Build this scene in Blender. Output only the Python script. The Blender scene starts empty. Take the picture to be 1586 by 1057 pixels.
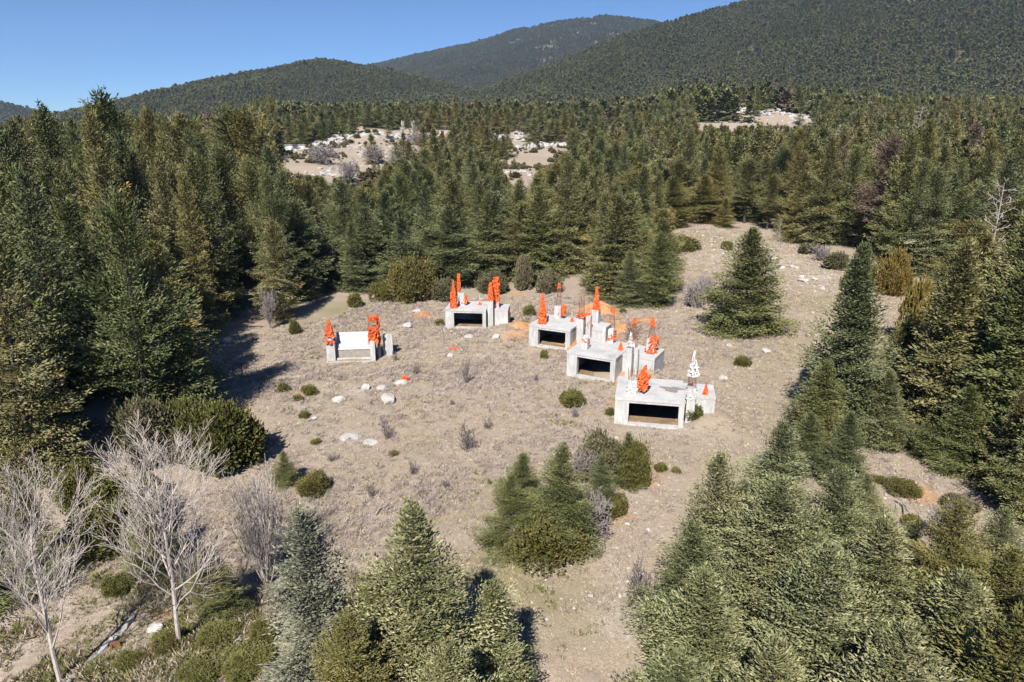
import bpy, math, random
import numpy as np
from mathutils import Vector

# ------------------------------------------------------------------ scene, camera, world, sun
sc = bpy.context.scene
COL = sc.collection
IW, IH, FPX = 1586.0, 1057.0, 1057.0            # photograph size, focal length in its pixels
PITCH, CZ = math.radians(17.0), 23.0            # drone camera tilt and height
cam = bpy.data.cameras.new('camera'); cam.lens = 24.0; cam.sensor_width = 36.0
cam.clip_start = 0.5; cam.clip_end = 40000.0
camo = bpy.data.objects.new('camera', cam); COL.objects.link(camo)
camo.location = (0, 0, CZ); camo.rotation_euler = (math.pi/2 - PITCH, 0, 0)
sc.camera = camo

SUN_EL, SUN_AZ = math.radians(45.0), math.radians(14.0)     # sun behind the camera, a little to its left
wd = bpy.data.worlds.new('World'); sc.world = wd; wd.use_nodes = True
nt = wd.node_tree
sky = nt.nodes.new('ShaderNodeTexSky'); sky.sky_type = 'NISHITA'; sky.sun_disc = False
sky.sun_elevation = SUN_EL; sky.sun_rotation = math.pi + SUN_AZ
sky.altitude = 3500; sky.air_density = 1.0; sky.dust_density = 0.0; sky.ozone_density = 10.0
bg = nt.nodes['Background']; bg.inputs['Strength'].default_value = 0.074
nt.links.new(sky.outputs[0], bg.inputs['Color'])
sl = bpy.data.lights.new('sun', 'SUN'); sl.energy = 4.9; sl.angle = math.radians(0.53); sl.color = (1.0, 0.955, 0.89)
so = bpy.data.objects.new('sun', sl); COL.objects.link(so)
so.rotation_euler = Vector((math.sin(SUN_AZ)*math.cos(SUN_EL), math.cos(SUN_AZ)*math.cos(SUN_EL), -math.sin(SUN_EL))).to_track_quat('-Z', 'Y').to_euler()
vs = sc.view_settings
vs.view_transform = 'Standard'; vs.look = 'None'; vs.exposure = 0.66; vs.gamma = 1.0
sc.render.engine = 'CYCLES'
cy = sc.cycles
cy.max_bounces = 3; cy.diffuse_bounces = 1; cy.glossy_bounces = 1; cy.transmission_bounces = 1; cy.volume_bounces = 0
cy.use_denoising = True; cy.denoiser = 'OPENIMAGEDENOISE'; cy.denoising_input_passes = 'RGB_ALBEDO_NORMAL'; cy.denoising_prefilter = 'ACCURATE'
cy.caustics_reflective = False; cy.caustics_refractive = False

# ------------------------------------------------------------------ helpers
RNG = np.random.default_rng(7)
random.seed(7)

def ray(px, py):
    cx = (px-IW/2)/FPX; c2 = (IH/2-py)/FPX
    return np.array([cx, math.cos(PITCH)+c2*math.sin(PITCH), -math.sin(PITCH)+c2*math.cos(PITCH)])

def at(px, py, z=0.0):
    d = ray(px, py); t = (z-CZ)/d[2]
    return np.array([d[0]*t, d[1]*t, z])

def hash2(ix, iy, seed):
    n = (ix.astype(np.int64)*374761393 + iy.astype(np.int64)*668265263 + seed*974634777) & 0x7fffffff
    n = (n ^ (n >> 13))*1274126177 & 0x7fffffff
    n = (n ^ (n >> 16)) & 0x7fffffff
    return n/float(0x7fffffff)

def vnoise(x, y, s, seed=0):
    x = np.asarray(x, float)/s; y = np.asarray(y, float)/s
    ix = np.floor(x); iy = np.floor(y); fx = x-ix; fy = y-iy
    fx = fx*fx*(3-2*fx); fy = fy*fy*(3-2*fy)
    a = hash2(ix, iy, seed); b = hash2(ix+1, iy, seed); c = hash2(ix, iy+1, seed); d = hash2(ix+1, iy+1, seed)
    return (a+(b-a)*fx)*(1-fy)+(c+(d-c)*fx)*fy

def fbm(x, y, s, seed=0, o=3):
    r = 0; k = 1.0; tot = 0
    for i in range(o):
        r = r + k*vnoise(x, y, s/2**i, seed+i*17); tot += k; k *= 0.5
    return r/tot

def sstep(a, b, x):
    t = np.clip((np.asarray(x, float)-a)/(b-a), 0, 1); return t*t*(3-2*t)

def poly_in(x, y, poly):
    x = np.asarray(x, float); y = np.asarray(y, float); r = np.zeros(x.shape, bool)
    n = len(poly)
    for i in range(n):
        x0, y0 = poly[i]; x1, y1 = poly[(i+1) % n]
        c = ((y0 > y) != (y1 > y)) & (x < (x1-x0)*(y-y0)/((y1-y0) if y1 != y0 else 1e-9)+x0)
        r ^= c
    return r

def poly_dist(x, y, poly, closed=True):
    x = np.asarray(x, float); y = np.asarray(y, float); d = np.full(x.shape, 1e9)
    n = len(poly)
    for i in range(n if closed else n-1):
        x0, y0 = poly[i][:2]; x1, y1 = poly[(i+1) % n][:2]
        dx, dy = x1-x0, y1-y0
        t = np.clip(((x-x0)*dx+(y-y0)*dy)/(dx*dx+dy*dy+1e-9), 0, 1)
        d = np.minimum(d, np.hypot(x-x0-t*dx, y-y0-t*dy))
    return d

# ------------------------------------------------------------------ terrain height
def ridge_pts(l):
    o = []
    for px, py, D in l:
        d = ray(px, py); k = D/math.hypot(d[0], d[1])
        o.append((d[0]*k, d[1]*k, CZ+d[2]*k))
    return o
MOUNT = {   # ridge lines: pixel on the skyline and distance; slope of the flanks
 'mountain_right': (ridge_pts([(800,176,1250),(870,140,1500),(950,96,1800),(1035,47,2100),(1120,24,2250),(1200,2,2350),(1400,-50,2400),(1700,-75,2400),(2100,-60,2300)]), 0.37, 3),
 'mountain_left': (ridge_pts([(60,215,2650),(190,176,2550),(300,145,2450),(430,116,2300),(500,102,2200),(555,112,2100),(640,150,1800),(720,172,1500),(820,188,1250)]), 0.24, 5),
 'mountain_middle': (ridge_pts([(250,160,5200),(400,133,5100),(560,108,5000),(700,78,4800),(850,42,4600),(930,29,4500),(1000,36,4500),(1045,49,4500),(1150,85,4400),(1300,130,4300)]), 0.30, 9),
 'mountain_far_left': (ridge_pts([(-300,140,3900),(-120,150,3800),(0,164,3800),(60,181,3700),(130,196,3600),(220,222,3500)]), 0.25, 11),
}
MNAMES = list(MOUNT)

def h_mount(x, y):
    hs = []
    for k in MNAMES:
        pts, slope, seed = MOUNT[k]
        best = np.full(x.shape, -1e9)
        for i in range(len(pts)-1):
            x0, y0, z0 = pts[i]; x1, y1, z1 = pts[i+1]; dx, dy = x1-x0, y1-y0
            t = np.clip(((x-x0)*dx+(y-y0)*dy)/(dx*dx+dy*dy), 0, 1)
            d = np.hypot(x-x0-t*dx, y-y0-t*dy)
            best = np.maximum(best, z0+(z1-z0)*t-slope*np.sqrt(d*d+30.0**2)+slope*30)
        rel = np.clip(best/150, 0, 1)
        best = best+rel*((fbm(x, y, 420, seed, 3)-0.5)*46+(fbm(x, y, 110, seed+3, 2)-0.5)*12)
        hs.append(best)
    return np.stack(hs)

MOUNDS = [  # x, y, radius, height: heaps and dips round the shells
 (-13.3,80.5,2.6,0.7),(-1.0,79.0,3.2,0.7),(1.0,76.5,2.6,0.5),(7.6,75.8,2.4,0.7),(10.5,66.5,2.5,0.7),(9.9,63.6,1.6,0.35),(12.6,69.5,3.2,-0.5),(15,73,3.5,0.7),(16.5,51.9,2.7,1.05),(13.0,61.6,2.9,1.15),(9.6,72.1,2.5,0.85)]

def h_base(x, y):
    s = np.maximum(0, y-92)
    q = 0.00016*s*s
    q = -np.log(np.exp(-0.12*q)+np.exp(-0.12*32))/0.12 + np.log(1+np.exp(-0.12*32))/0.12
    q = q*(1-0.85*sstep(-0.33, -0.43, x/np.maximum(y, 1)))
    near = 1-sstep(140, 400, y)
    l = np.maximum(0, -x-30-0.10*np.maximum(0, y-60)); q = q+9*(1-np.exp(-0.011*l))*near
    r = np.maximum(0, x-36); q = q+5*(1-np.exp(-0.006*r))*near
    q = q-1.6*sstep(-14, -30, x)*sstep(34, 22, y)          # gully at the lower left
    amp = sstep(70, 200, np.hypot(x, y))
    q = q+(fbm(x, y, 22, 1, 2)-0.5)*(0.5+2.2*amp)
    q = q+(fbm(x, y, 90, 4, 2)-0.5)*(7.0*amp)
    q = q+5.5*np.exp(-((y-455)/45)**2)*np.clip(fbm(x, y, 60, 21, 2)*1.6-0.3, 0, 1)      # rocky hillocks
    q = q+12*np.exp(-((x-198)/80)**2-((y-590)/45)**2)       # stony saddle below the right mountain
    for mx, my, mr, mh in MOUNDS:
        q = q+mh*np.exp(-((x-mx)**2+(y-my)**2)/(mr*mr)*1.6)*(0.7+0.6*vnoise(x, y, 1.1, 31))
    return q

def h_micro(x, y):
    return (vnoise(x, y, 1.7, 41)-0.5)*0.16+(vnoise(x, y, 0.7, 43)-0.5)*0.09

def hgt(x, y, micro=False):
    x = np.asarray(x, float); y = np.asarray(y, float)
    b = h_base(x, y)
    if np.max(np.hypot(x, y)) > 500:
        b = np.maximum(b, h_mount(x, y).max(0))
    if micro: b = b+h_micro(x, y)*(1-sstep(120, 300, y))
    return b

_T = np.geomspace(8, 7000, 2600)
def gp(px, py):
    """point of the ground under a pixel of the photograph (used to lay the place out)"""
    d = ray(px, py); T = _T if py < 330 else _T[_T < 420]
    x = d[0]*T; y = d[1]*T; z = CZ+d[2]*T
    below = np.nonzero(z < hgt(x, y))[0]
    i = below[0] if len(below) else len(T)-1
    return np.array([x[i], y[i], float(hgt(x[i:i+1], y[i:i+1])[0])])

def top_h(p, px, py):
    """height of a thing standing at p whose top shows at row py"""
    d = ray(px, py); return CZ+d[2]*p[1]/d[1]-p[2]

def project(x, y, z):
    z = z-CZ; f = y*math.cos(PITCH)-z*math.sin(PITCH); u = y*math.sin(PITCH)+z*math.cos(PITCH)
    return IW/2+FPX*x/f, IH/2-FPX*u/f

# ------------------------------------------------------------------ mesh and object helpers
def mk_mesh(name, V, T, rnd=None, mat=None, smooth=False):
    V = np.asarray(V, np.float32); T = np.asarray(T, np.int32)
    m = bpy.data.meshes.new(name)
    k = T.shape[1]
    m.vertices.add(len(V)); m.vertices.foreach_set('co', V.ravel())
    m.loops.add(T.size); m.loops.foreach_set('vertex_index', T.ravel())
    m.polygons.add(len(T))
    m.polygons.foreach_set('loop_start', np.arange(0, T.size, k, dtype=np.int32))
    m.polygons.foreach_set('loop_total', np.full(len(T), k, np.int32))
    m.update(calc_edges=True)
    m.polygons.foreach_set('use_smooth', np.full(len(T), bool(smooth)))
    if rnd is not None:
        a = m.attributes.new('rnd', 'FLOAT', 'POINT'); a.data.foreach_set('value', np.asarray(rnd, np.float32))
    if mat: m.materials.append(mat)
    return m

def link(name, data, parent=None, loc=None, rz=None):
    o = bpy.data.objects.new(name, data); COL.objects.link(o)
    if parent: o.parent = parent
    if loc is not None: o.location = tuple(float(v) for v in loc)
    if rz is not None: o.rotation_euler[2] = rz
    return o

def tag(o, label, cat, group=None, kind=None):
    o['label'] = label
    if cat: o['category'] = cat
    if group: o['group'] = group
    if kind: o['kind'] = kind
    return o

def struct(o): o['kind'] = 'structure'; return o

# ------------------------------------------------------------------ materials
def mat_new(name):
    m = bpy.data.materials.new(name); m.use_nodes = True
    n = m.node_tree.nodes; b = n['Principled BSDF']
    return m, m.node_tree, b

def nd(t, kind, **kw):
    n = t.nodes.new(kind)
    for k, v in kw.items(): setattr(n, k, v)
    return n

def ramp(t, fac, stops):
    r = nd(t, 'ShaderNodeValToRGB'); t.links.new(fac, r.inputs[0])
    e = r.color_ramp.elements
    while len(e) > 1: e.remove(e[-1])
    e[0].position = stops[0][0]; e[0].color = (*stops[0][1], 1)
    for p, c in stops[1:]:
        k = e.new(p); k.color = (*c, 1)
    return r.outputs[0]

def mixc(t, fac, a, b, mode='MIX'):
    m = nd(t, 'ShaderNodeMix', data_type='RGBA', blend_type=mode)
    for s, v in ((m.inputs[0], fac), (m.inputs[6], a), (m.inputs[7], b)):
        if hasattr(v, 'is_linked'): t.links.new(v, s)
        elif isinstance(v, (int, float)): s.default_value = v
        else: s.default_value = (*v, 1)
    return m.outputs[2]

def noise(t, scale, detail=4, rough=0.6, vec=None, dist=0.0):
    n = nd(t, 'ShaderNodeTexNoise'); n.inputs['Scale'].default_value = scale
    n.inputs['Detail'].default_value = detail; n.inputs['Roughness'].default_value = rough; n.inputs['Distortion'].default_value = dist
    if vec is None: vec = nd(t, 'ShaderNodeNewGeometry').outputs['Position']
    t.links.new(vec, n.inputs['Vector'])
    return n.outputs[0]

def foliage_mat(name, dark, mid, light, tipc=None, rough=0.55, spec=0.3):
    m, t, b = mat_new(name)
    at_ = nd(t, 'ShaderNodeAttribute', attribute_name='rnd')
    c = ramp(t, at_.outputs['Fac'], [(0.0, dark), (0.55, mid), (0.9, light), (1.0, tipc or light)])
    oi = nd(t, 'ShaderNodeObjectInfo')
    hv = nd(t, 'ShaderNodeHueSaturation'); t.links.new(c, hv.inputs['Color'])
    mr = nd(t, 'ShaderNodeMapRange'); t.links.new(oi.outputs['Random'], mr.inputs[0]); mr.inputs[3].default_value = 0.482; mr.inputs[4].default_value = 0.515
    t.links.new(mr.outputs[0], hv.inputs['Hue'])
    mr2 = nd(t, 'ShaderNodeMapRange'); t.links.new(oi.outputs['Random'], mr2.inputs[0]); mr2.inputs[3].default_value = 1.15; mr2.inputs[4].default_value = 0.82
    t.links.new(mr2.outputs[0], hv.inputs['Value'])
    t.links.new(hv.outputs[0], b.inputs['Base Color'])
    b.inputs['Roughness'].default_value = rough; b.inputs['Specular IOR Level'].default_value = spec
    return m

M = {}
M['fir_olive'] = foliage_mat('fir_needles_olive', (0.040,0.046,0.012), (0.150,0.146,0.052), (0.255,0.228,0.098), (0.36,0.26,0.05))
M['fir_green'] = foliage_mat('fir_needles_green', (0.032,0.048,0.014), (0.132,0.142,0.046), (0.228,0.222,0.086), (0.27,0.25,0.09))
M['fir_blue'] = foliage_mat('fir_needles_blue_green', (0.032,0.048,0.018), (0.124,0.138,0.054), (0.215,0.218,0.102), (0.26,0.25,0.13))
M['fir_pale'] = foliage_mat('fir_needles_pale_green', (0.036,0.046,0.010), (0.185,0.190,0.080), (0.350,0.338,0.172), (0.40,0.35,0.15), 0.5, 0.3)
M['fir_pale_blue'] = foliage_mat('fir_needles_pale_grey_green', (0.036,0.050,0.018), (0.186,0.194,0.084), (0.345,0.338,0.180), (0.37,0.35,0.19), 0.5, 0.3)
M['fir_silver'] = foliage_mat('fir_needles_silver', (0.070,0.072,0.045), (0.195,0.194,0.128), (0.33,0.320,0.225), (0.34,0.30,0.19))
M['fir_yellow'] = foliage_mat('fir_needles_yellowish', (0.084,0.080,0.022), (0.165,0.150,0.046), (0.27,0.220,0.075), (0.42,0.29,0.05))
M['fir_brown'] = foliage_mat('fir_needles_dying', (0.090,0.066,0.042), (0.165,0.115,0.078), (0.25,0.178,0.125), (0.30,0.20,0.14))
M['juniper'] = foliage_mat('juniper_leaves', (0.066,0.066,0.016), (0.125,0.120,0.032), (0.200,0.178,0.052), (0.25,0.20,0.065))
M['juniper_grey'] = foliage_mat('juniper_leaves_grey', (0.075,0.072,0.034), (0.138,0.126,0.066), (0.20,0.178,0.10))
M['broom'] = foliage_mat('broom_green', (0.090,0.092,0.022), (0.160,0.155,0.045), (0.24,0.215,0.07))
M['oak_yellow'] = foliage_mat('shrub_golden', (0.11,0.080,0.020), (0.19,0.140,0.036), (0.29,0.20,0.05))

def bark_mat(name, a, b2, sc_=6):
    m, t, b = mat_new(name)
    n = noise(t, sc_, 4, 0.7)
    t.links.new(ramp(t, n, [(0.3, a), (0.7, b2)]), b.inputs['Base Color'])
    b.inputs['Roughness'].default_value = 0.9; b.inputs['Specular IOR Level'].default_value = 0.1
    return m
M['bark'] = bark_mat('fir_bark', (0.055,0.045,0.036), (0.13,0.108,0.09))
M['pale_bark'] = bark_mat('pale_bark', (0.36,0.30,0.26), (0.58,0.51,0.45))
M['grey_twig'] = bark_mat('grey_twigs', (0.20,0.175,0.165), (0.36,0.32,0.31), 3)
M['dark_twig'] = bark_mat('dark_twigs', (0.10,0.085,0.08), (0.22,0.185,0.18), 3)
M['dead_wood'] = bark_mat('dead_wood', (0.28,0.23,0.20), (0.52,0.45,0.40))

def grass_mat(name, cs):
    m, t, b = mat_new(name)
    oi = nd(t, 'ShaderNodeObjectInfo'); at_ = nd(t, 'ShaderNodeAttribute', attribute_name='rnd')
    ad = nd(t, 'ShaderNodeMath', operation='ADD'); t.links.new(oi.outputs['Random'], ad.inputs[0]); t.links.new(at_.outputs['Fac'], ad.inputs[1])
    ml = nd(t, 'ShaderNodeMath', operation='MULTIPLY'); t.links.new(ad.outputs[0], ml.inputs[0]); ml.inputs[1].default_value = 0.5
    t.links.new(ramp(t, ml.outputs[0], [(0.15, cs[0]), (0.5, cs[1]), (0.85, cs[2])]), b.inputs['Base Color'])
    b.inputs['Roughness'].default_value = 0.85; b.inputs['Specular IOR Level'].default_value = 0.15
    return m
M['dry_grass'] = grass_mat('dry_grass', ((0.30,0.24,0.17),(0.44,0.36,0.26),(0.56,0.47,0.35)))
M['dead_weed'] = grass_mat('dead_weeds', ((0.26,0.205,0.18),(0.38,0.315,0.28),(0.50,0.43,0.38)))
M['green_grass'] = grass_mat('green_grass', ((0.10,0.11,0.03),(0.17,0.17,0.055),(0.26,0.23,0.09)))

def rock_mat(name, cs, s=2.0):
    m, t, b = mat_new(name)
    tc = nd(t, 'ShaderNodeNewGeometry').outputs['Position']
    n = noise(t, s, 8, 0.65, tc); n2 = noise(t, s*7, 4, 0.6, tc)
    c = ramp(t, n, [(0.30, cs[0]), (0.5, cs[1]), (0.72, cs[2])])
    c = mixc(t, 0.35, c, ramp(t, n2, [(0.35, cs[0]), (0.65, cs[2])]))
    t.links.new(c, b.inputs['Base Color']); b.inputs['Roughness'].default_value = 0.9; b.inputs['Specular IOR Level'].default_value = 0.2
    bp = nd(t, 'ShaderNodeBump'); bp.inputs['Strength'].default_value = 0.5; bp.inputs['Distance'].default_value = 0.1
    t.links.new(n2, bp.inputs['Height']); t.links.new(bp.outputs[0], b.inputs['Normal'])
    return m
M['limestone'] = rock_mat('limestone', ((0.26,0.235,0.21),(0.46,0.43,0.39),(0.62,0.59,0.55)))
M['limestone_far'] = rock_mat('limestone_far', ((0.26,0.24,0.22),(0.44,0.42,0.40),(0.56,0.54,0.52)), 0.25)
M['red_soil'] = rock_mat('red_soil', ((0.32,0.15,0.065),(0.46,0.23,0.10),(0.55,0.33,0.18)), 0.9)

def concrete_mat():
    m, t, b = mat_new('weathered_concrete')
    pos = nd(t, 'ShaderNodeNewGeometry').outputs['Position']
    mp = nd(t, 'ShaderNodeMapping'); t.links.new(pos, mp.inputs[0]); mp.inputs['Scale'].default_value = (1, 1, 0.16)
    st = noise(t, 3.2, 5, 0.7, mp.outputs[0]); bl = noise(t, 0.7, 5, 0.6, pos); fi = noise(t, 14, 3, 0.6, pos)
    c = ramp(t, bl, [(0.25, (0.38,0.37,0.35)), (0.5, (0.53,0.52,0.50)), (0.75, (0.62,0.61,0.59))])
    c = mixc(t, ramp(t, st, [(0.44, (0,0,0)), (0.66, (0.75,0.75,0.75))]), c, (0.27,0.26,0.25))
    c = mixc(t, 0.18, c, ramp(t, fi, [(0.35, (0.40,0.39,0.37)), (0.65, (0.72,0.71,0.69))]))
    t.links.new(c, b.inputs['Base Color']); b.inputs['Roughness'].default_value = 0.85; b.inputs['Specular IOR Level'].default_value = 0.25
    bp = nd(t, 'ShaderNodeBump'); bp.inputs['Strength'].default_value = 0.25; bp.inputs['Distance'].default_value = 0.02
    t.links.new(fi, bp.inputs['Height']); t.links.new(bp.outputs[0], b.inputs['Normal'])
    return m
M['concrete'] = concrete_mat()

def roof_mat():
    m, t, b = mat_new('roof_concrete')
    pos = nd(t, 'ShaderNodeNewGeometry').outputs['Position']
    bl = noise(t, 0.55, 6, 0.65, pos, 0.6); fi = noise(t, 6, 5, 0.7, pos)
    c = ramp(t, bl, [(0.30, (0.30,0.285,0.27)), (0.42, (0.44,0.43,0.42)), (0.6, (0.54,0.53,0.52)), (0.8, (0.60,0.59,0.58))])
    c = mixc(t, 0.3, c, ramp(t, fi, [(0.3, (0.30,0.29,0.28)), (0.7, (0.66,0.65,0.64))]))
    t.links.new(c, b.inputs['Base Color']); b.inputs['Roughness'].default_value = 0.9; b.inputs['Specular IOR Level'].default_value = 0.2
    return m
M['roof'] = roof_mat()

def plain(name, a, b2, s=5.0, rough=0.5, spec=0.4):
    m, t, b = mat_new(name)
    t.links.new(ramp(t, noise(t, s, 5, 0.7), [(0.3, a), (0.7, b2)]), b.inputs['Base Color'])
    b.inputs['Roughness'].default_value = rough; b.inputs['Specular IOR Level'].default_value = spec
    return m
M['orange'] = plain('orange_plastic', (0.60,0.085,0.022), (0.84,0.17,0.045), 3.0, 0.55, 0.3)
M['white_sheet'] = plain('white_sheet', (0.46,0.45,0.43), (0.72,0.71,0.69), 3.0, 0.6)
M['rust'] = plain('rusty_bars', (0.16,0.065,0.04), (0.30,0.13,0.085), 8.0, 0.8)
M['rust_metal'] = plain('rusty_sheet', (0.14,0.055,0.03), (0.26,0.10,0.055), 5.0, 0.7)
M['dirt_floor'] = plain('dirt_floor', (0.17,0.105,0.06), (0.36,0.26,0.17), 1.1, 0.95, 0.1)
M['stain'] = plain('puddle_stain', (0.16,0.125,0.105), (0.34,0.30,0.27), 1.6, 0.8, 0.3)
M['weathered_block'] = plain('weathered_block', (0.24,0.215,0.185), (0.36,0.33,0.29), 2.5, 0.9, 0.2)
M['old_concrete'] = plain('old_kerb_concrete', (0.20,0.19,0.185), (0.42,0.41,0.41), 2.0, 0.9, 0.2)
M['house_wall'] = plain('house_plaster', (0.70,0.68,0.64), (0.80,0.78,0.74), 0.6, 0.8)
M['house_roof'] = plain('house_tiles', (0.42,0.16,0.08), (0.52,0.23,0.12), 1.0, 0.8)
M['dark_glass'] = plain('dark_glass', (0.02,0.02,0.025), (0.04,0.04,0.05), 1.0, 0.2)

def ground_mat():
    m, t, b = mat_new('meadow_ground')
    pos = nd(t, 'ShaderNodeNewGeometry').outputs['Position']
    mp = nd(t, 'ShaderNodeMapping'); t.links.new(pos, mp.inputs[0]); mp.inputs['Scale'].default_value = (1, 1, 0.4)
    P = mp.outputs[0]
    big = noise(t, 0.055, 6, 0.62, P, 0.5); mid = noise(t, 0.35, 6, 0.7, P, 0.3); fin = noise(t, 3.5, 6, 0.75, P); vf = noise(t, 16, 3, 0.7, P)
    c = ramp(t, big, [(0.34, (0.30,0.24,0.19)), (0.46, (0.355,0.285,0.205)), (0.56, (0.36,0.295,0.20)), (0.68, (0.315,0.255,0.22))])
    c = mixc(t, 0.55, c, ramp(t, mid, [(0.30, (0.25,0.20,0.165)), (0.48, (0.355,0.285,0.215)), (0.66, (0.47,0.39,0.305))]))
    c = mixc(t, 0.50, c, ramp(t, fin, [(0.30, (0.17,0.132,0.10)), (0.50, (0.35,0.28,0.215)), (0.70, (0.51,0.43,0.34))]))
    c = mixc(t, 0.35, c, ramp(t, vf, [(0.32, (0.17,0.132,0.10)), (0.68, (0.53,0.445,0.355))]))
    a = nd(t, 'ShaderNodeAttribute', attribute_name='soil'); sp = nd(t, 'ShaderNodeSeparateColor'); t.links.new(a.outputs['Color'], sp.inputs[0])
    def masked(c, ch, col, lo=0.35, hi=0.65):
        ad = nd(t, 'ShaderNodeMath', operation='ADD'); t.links.new(sp.outputs[ch], ad.inputs[0])
        ms = nd(t, 'ShaderNodeMath', operation='MULTIPLY_ADD'); t.links.new(fin, ms.inputs[0]); ms.inputs[1].default_value = 0.9; ms.inputs[2].default_value = -0.45
        t.links.new(ms.outputs[0], ad.inputs[1])
        mr = nd(t, 'ShaderNodeMapRange'); t.links.new(ad.outputs[0], mr.inputs[0]); mr.inputs[1].default_value = lo; mr.inputs[2].default_value = hi
        return mixc(t, mr.outputs[0], c, col)
    gcol = mixc(t, 0.5, (0.20,0.19,0.075), ramp(t, vf, [(0.3, (0.13,0.125,0.045)), (0.7, (0.34,0.30,0.15))]))
    c = masked(c, 1, gcol, 0.22, 0.95)
    rcol = mixc(t, 0.5, (0.46,0.235,0.11), ramp(t, fin, [(0.3, (0.34,0.16,0.075)), (0.7, (0.60,0.40,0.24))]))
    c = masked(c, 0, rcol, 0.25, 0.7)
    pcol = mixc(t, 0.6, (0.48,0.43,0.38), ramp(t, vf, [(0.3, (0.30,0.265,0.23)), (0.7, (0.66,0.62,0.57))]))
    c = masked(c, 2, pcol, 0.35, 0.95)
    t.links.new(c, b.inputs['Base Color']); b.inputs['Roughness'].default_value = 0.95; b.inputs['Specular IOR Level'].default_value = 0.1
    bp = nd(t, 'ShaderNodeBump'); bp.inputs['Strength'].default_value = 0.7; bp.inputs['Distance'].default_value = 0.12
    t.links.new(fin, bp.inputs['Height']); t.links.new(bp.outputs[0], b.inputs['Normal'])
    return m
M['ground'] = ground_mat()

def mountain_mat():
    m, t, b = mat_new('forest_floor')
    n = noise(t, 0.012, 8, 0.62); n2 = noise(t, 0.08, 4, 0.6)
    c = ramp(t, n, [(0.35, (0.085,0.08,0.055)), (0.66, (0.14,0.125,0.09)), (0.78, (0.32,0.29,0.25))])
    c = mixc(t, 0.4, c, ramp(t, n2, [(0.35, (0.07,0.065,0.04)), (0.7, (0.20,0.175,0.13))]))
    t.links.new(c, b.inputs['Base Color']); b.inputs['Roughness'].default_value = 0.95; b.inputs['Specular IOR Level'].default_value = 0.1
    return m
M['mountain'] = mountain_mat()

# ------------------------------------------------------------------ outlines of the open ground (laid out on the photograph, then in metres)
CLEAR_PX = [(-460,1260),(-420,930),(-150,860),(60,835),(150,815),(250,765),(385,735),(330,640),(322,590),(345,560),(305,528),(420,512),(520,492),
  (572,466),(700,472),(760,458),(860,458),(945,478),(1060,468),(1062,420),(1040,392),(1036,362),(1075,351),(1180,362),(1262,392),(1400,450),(1440,500),(1430,560),(1395,605),
  (1325,655),(1235,650),(1180,700),(1060,735),(1035,800),(1020,900),(985,1010),(960,1250)]
CLEAR = [tuple(gp(*p)[:2]) for p in CLEAR_PX]
POCKET = [tuple(gp(*p)[:2]) for p in [(1310,700),(1430,690),(1580,735),(1640,880),(1520,850),(1440,850),(1370,850),(1330,800)]]
STRIP = [tuple(gp(*p)[:2]) for p in [(425,290),(428,248),(480,243),(545,250),(560,272),(540,300)]]
GAP = [tuple(gp(*p)[:2]) for p in [(795,340),(800,262),(835,245),(880,250),(868,300),(850,345)]]

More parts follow.
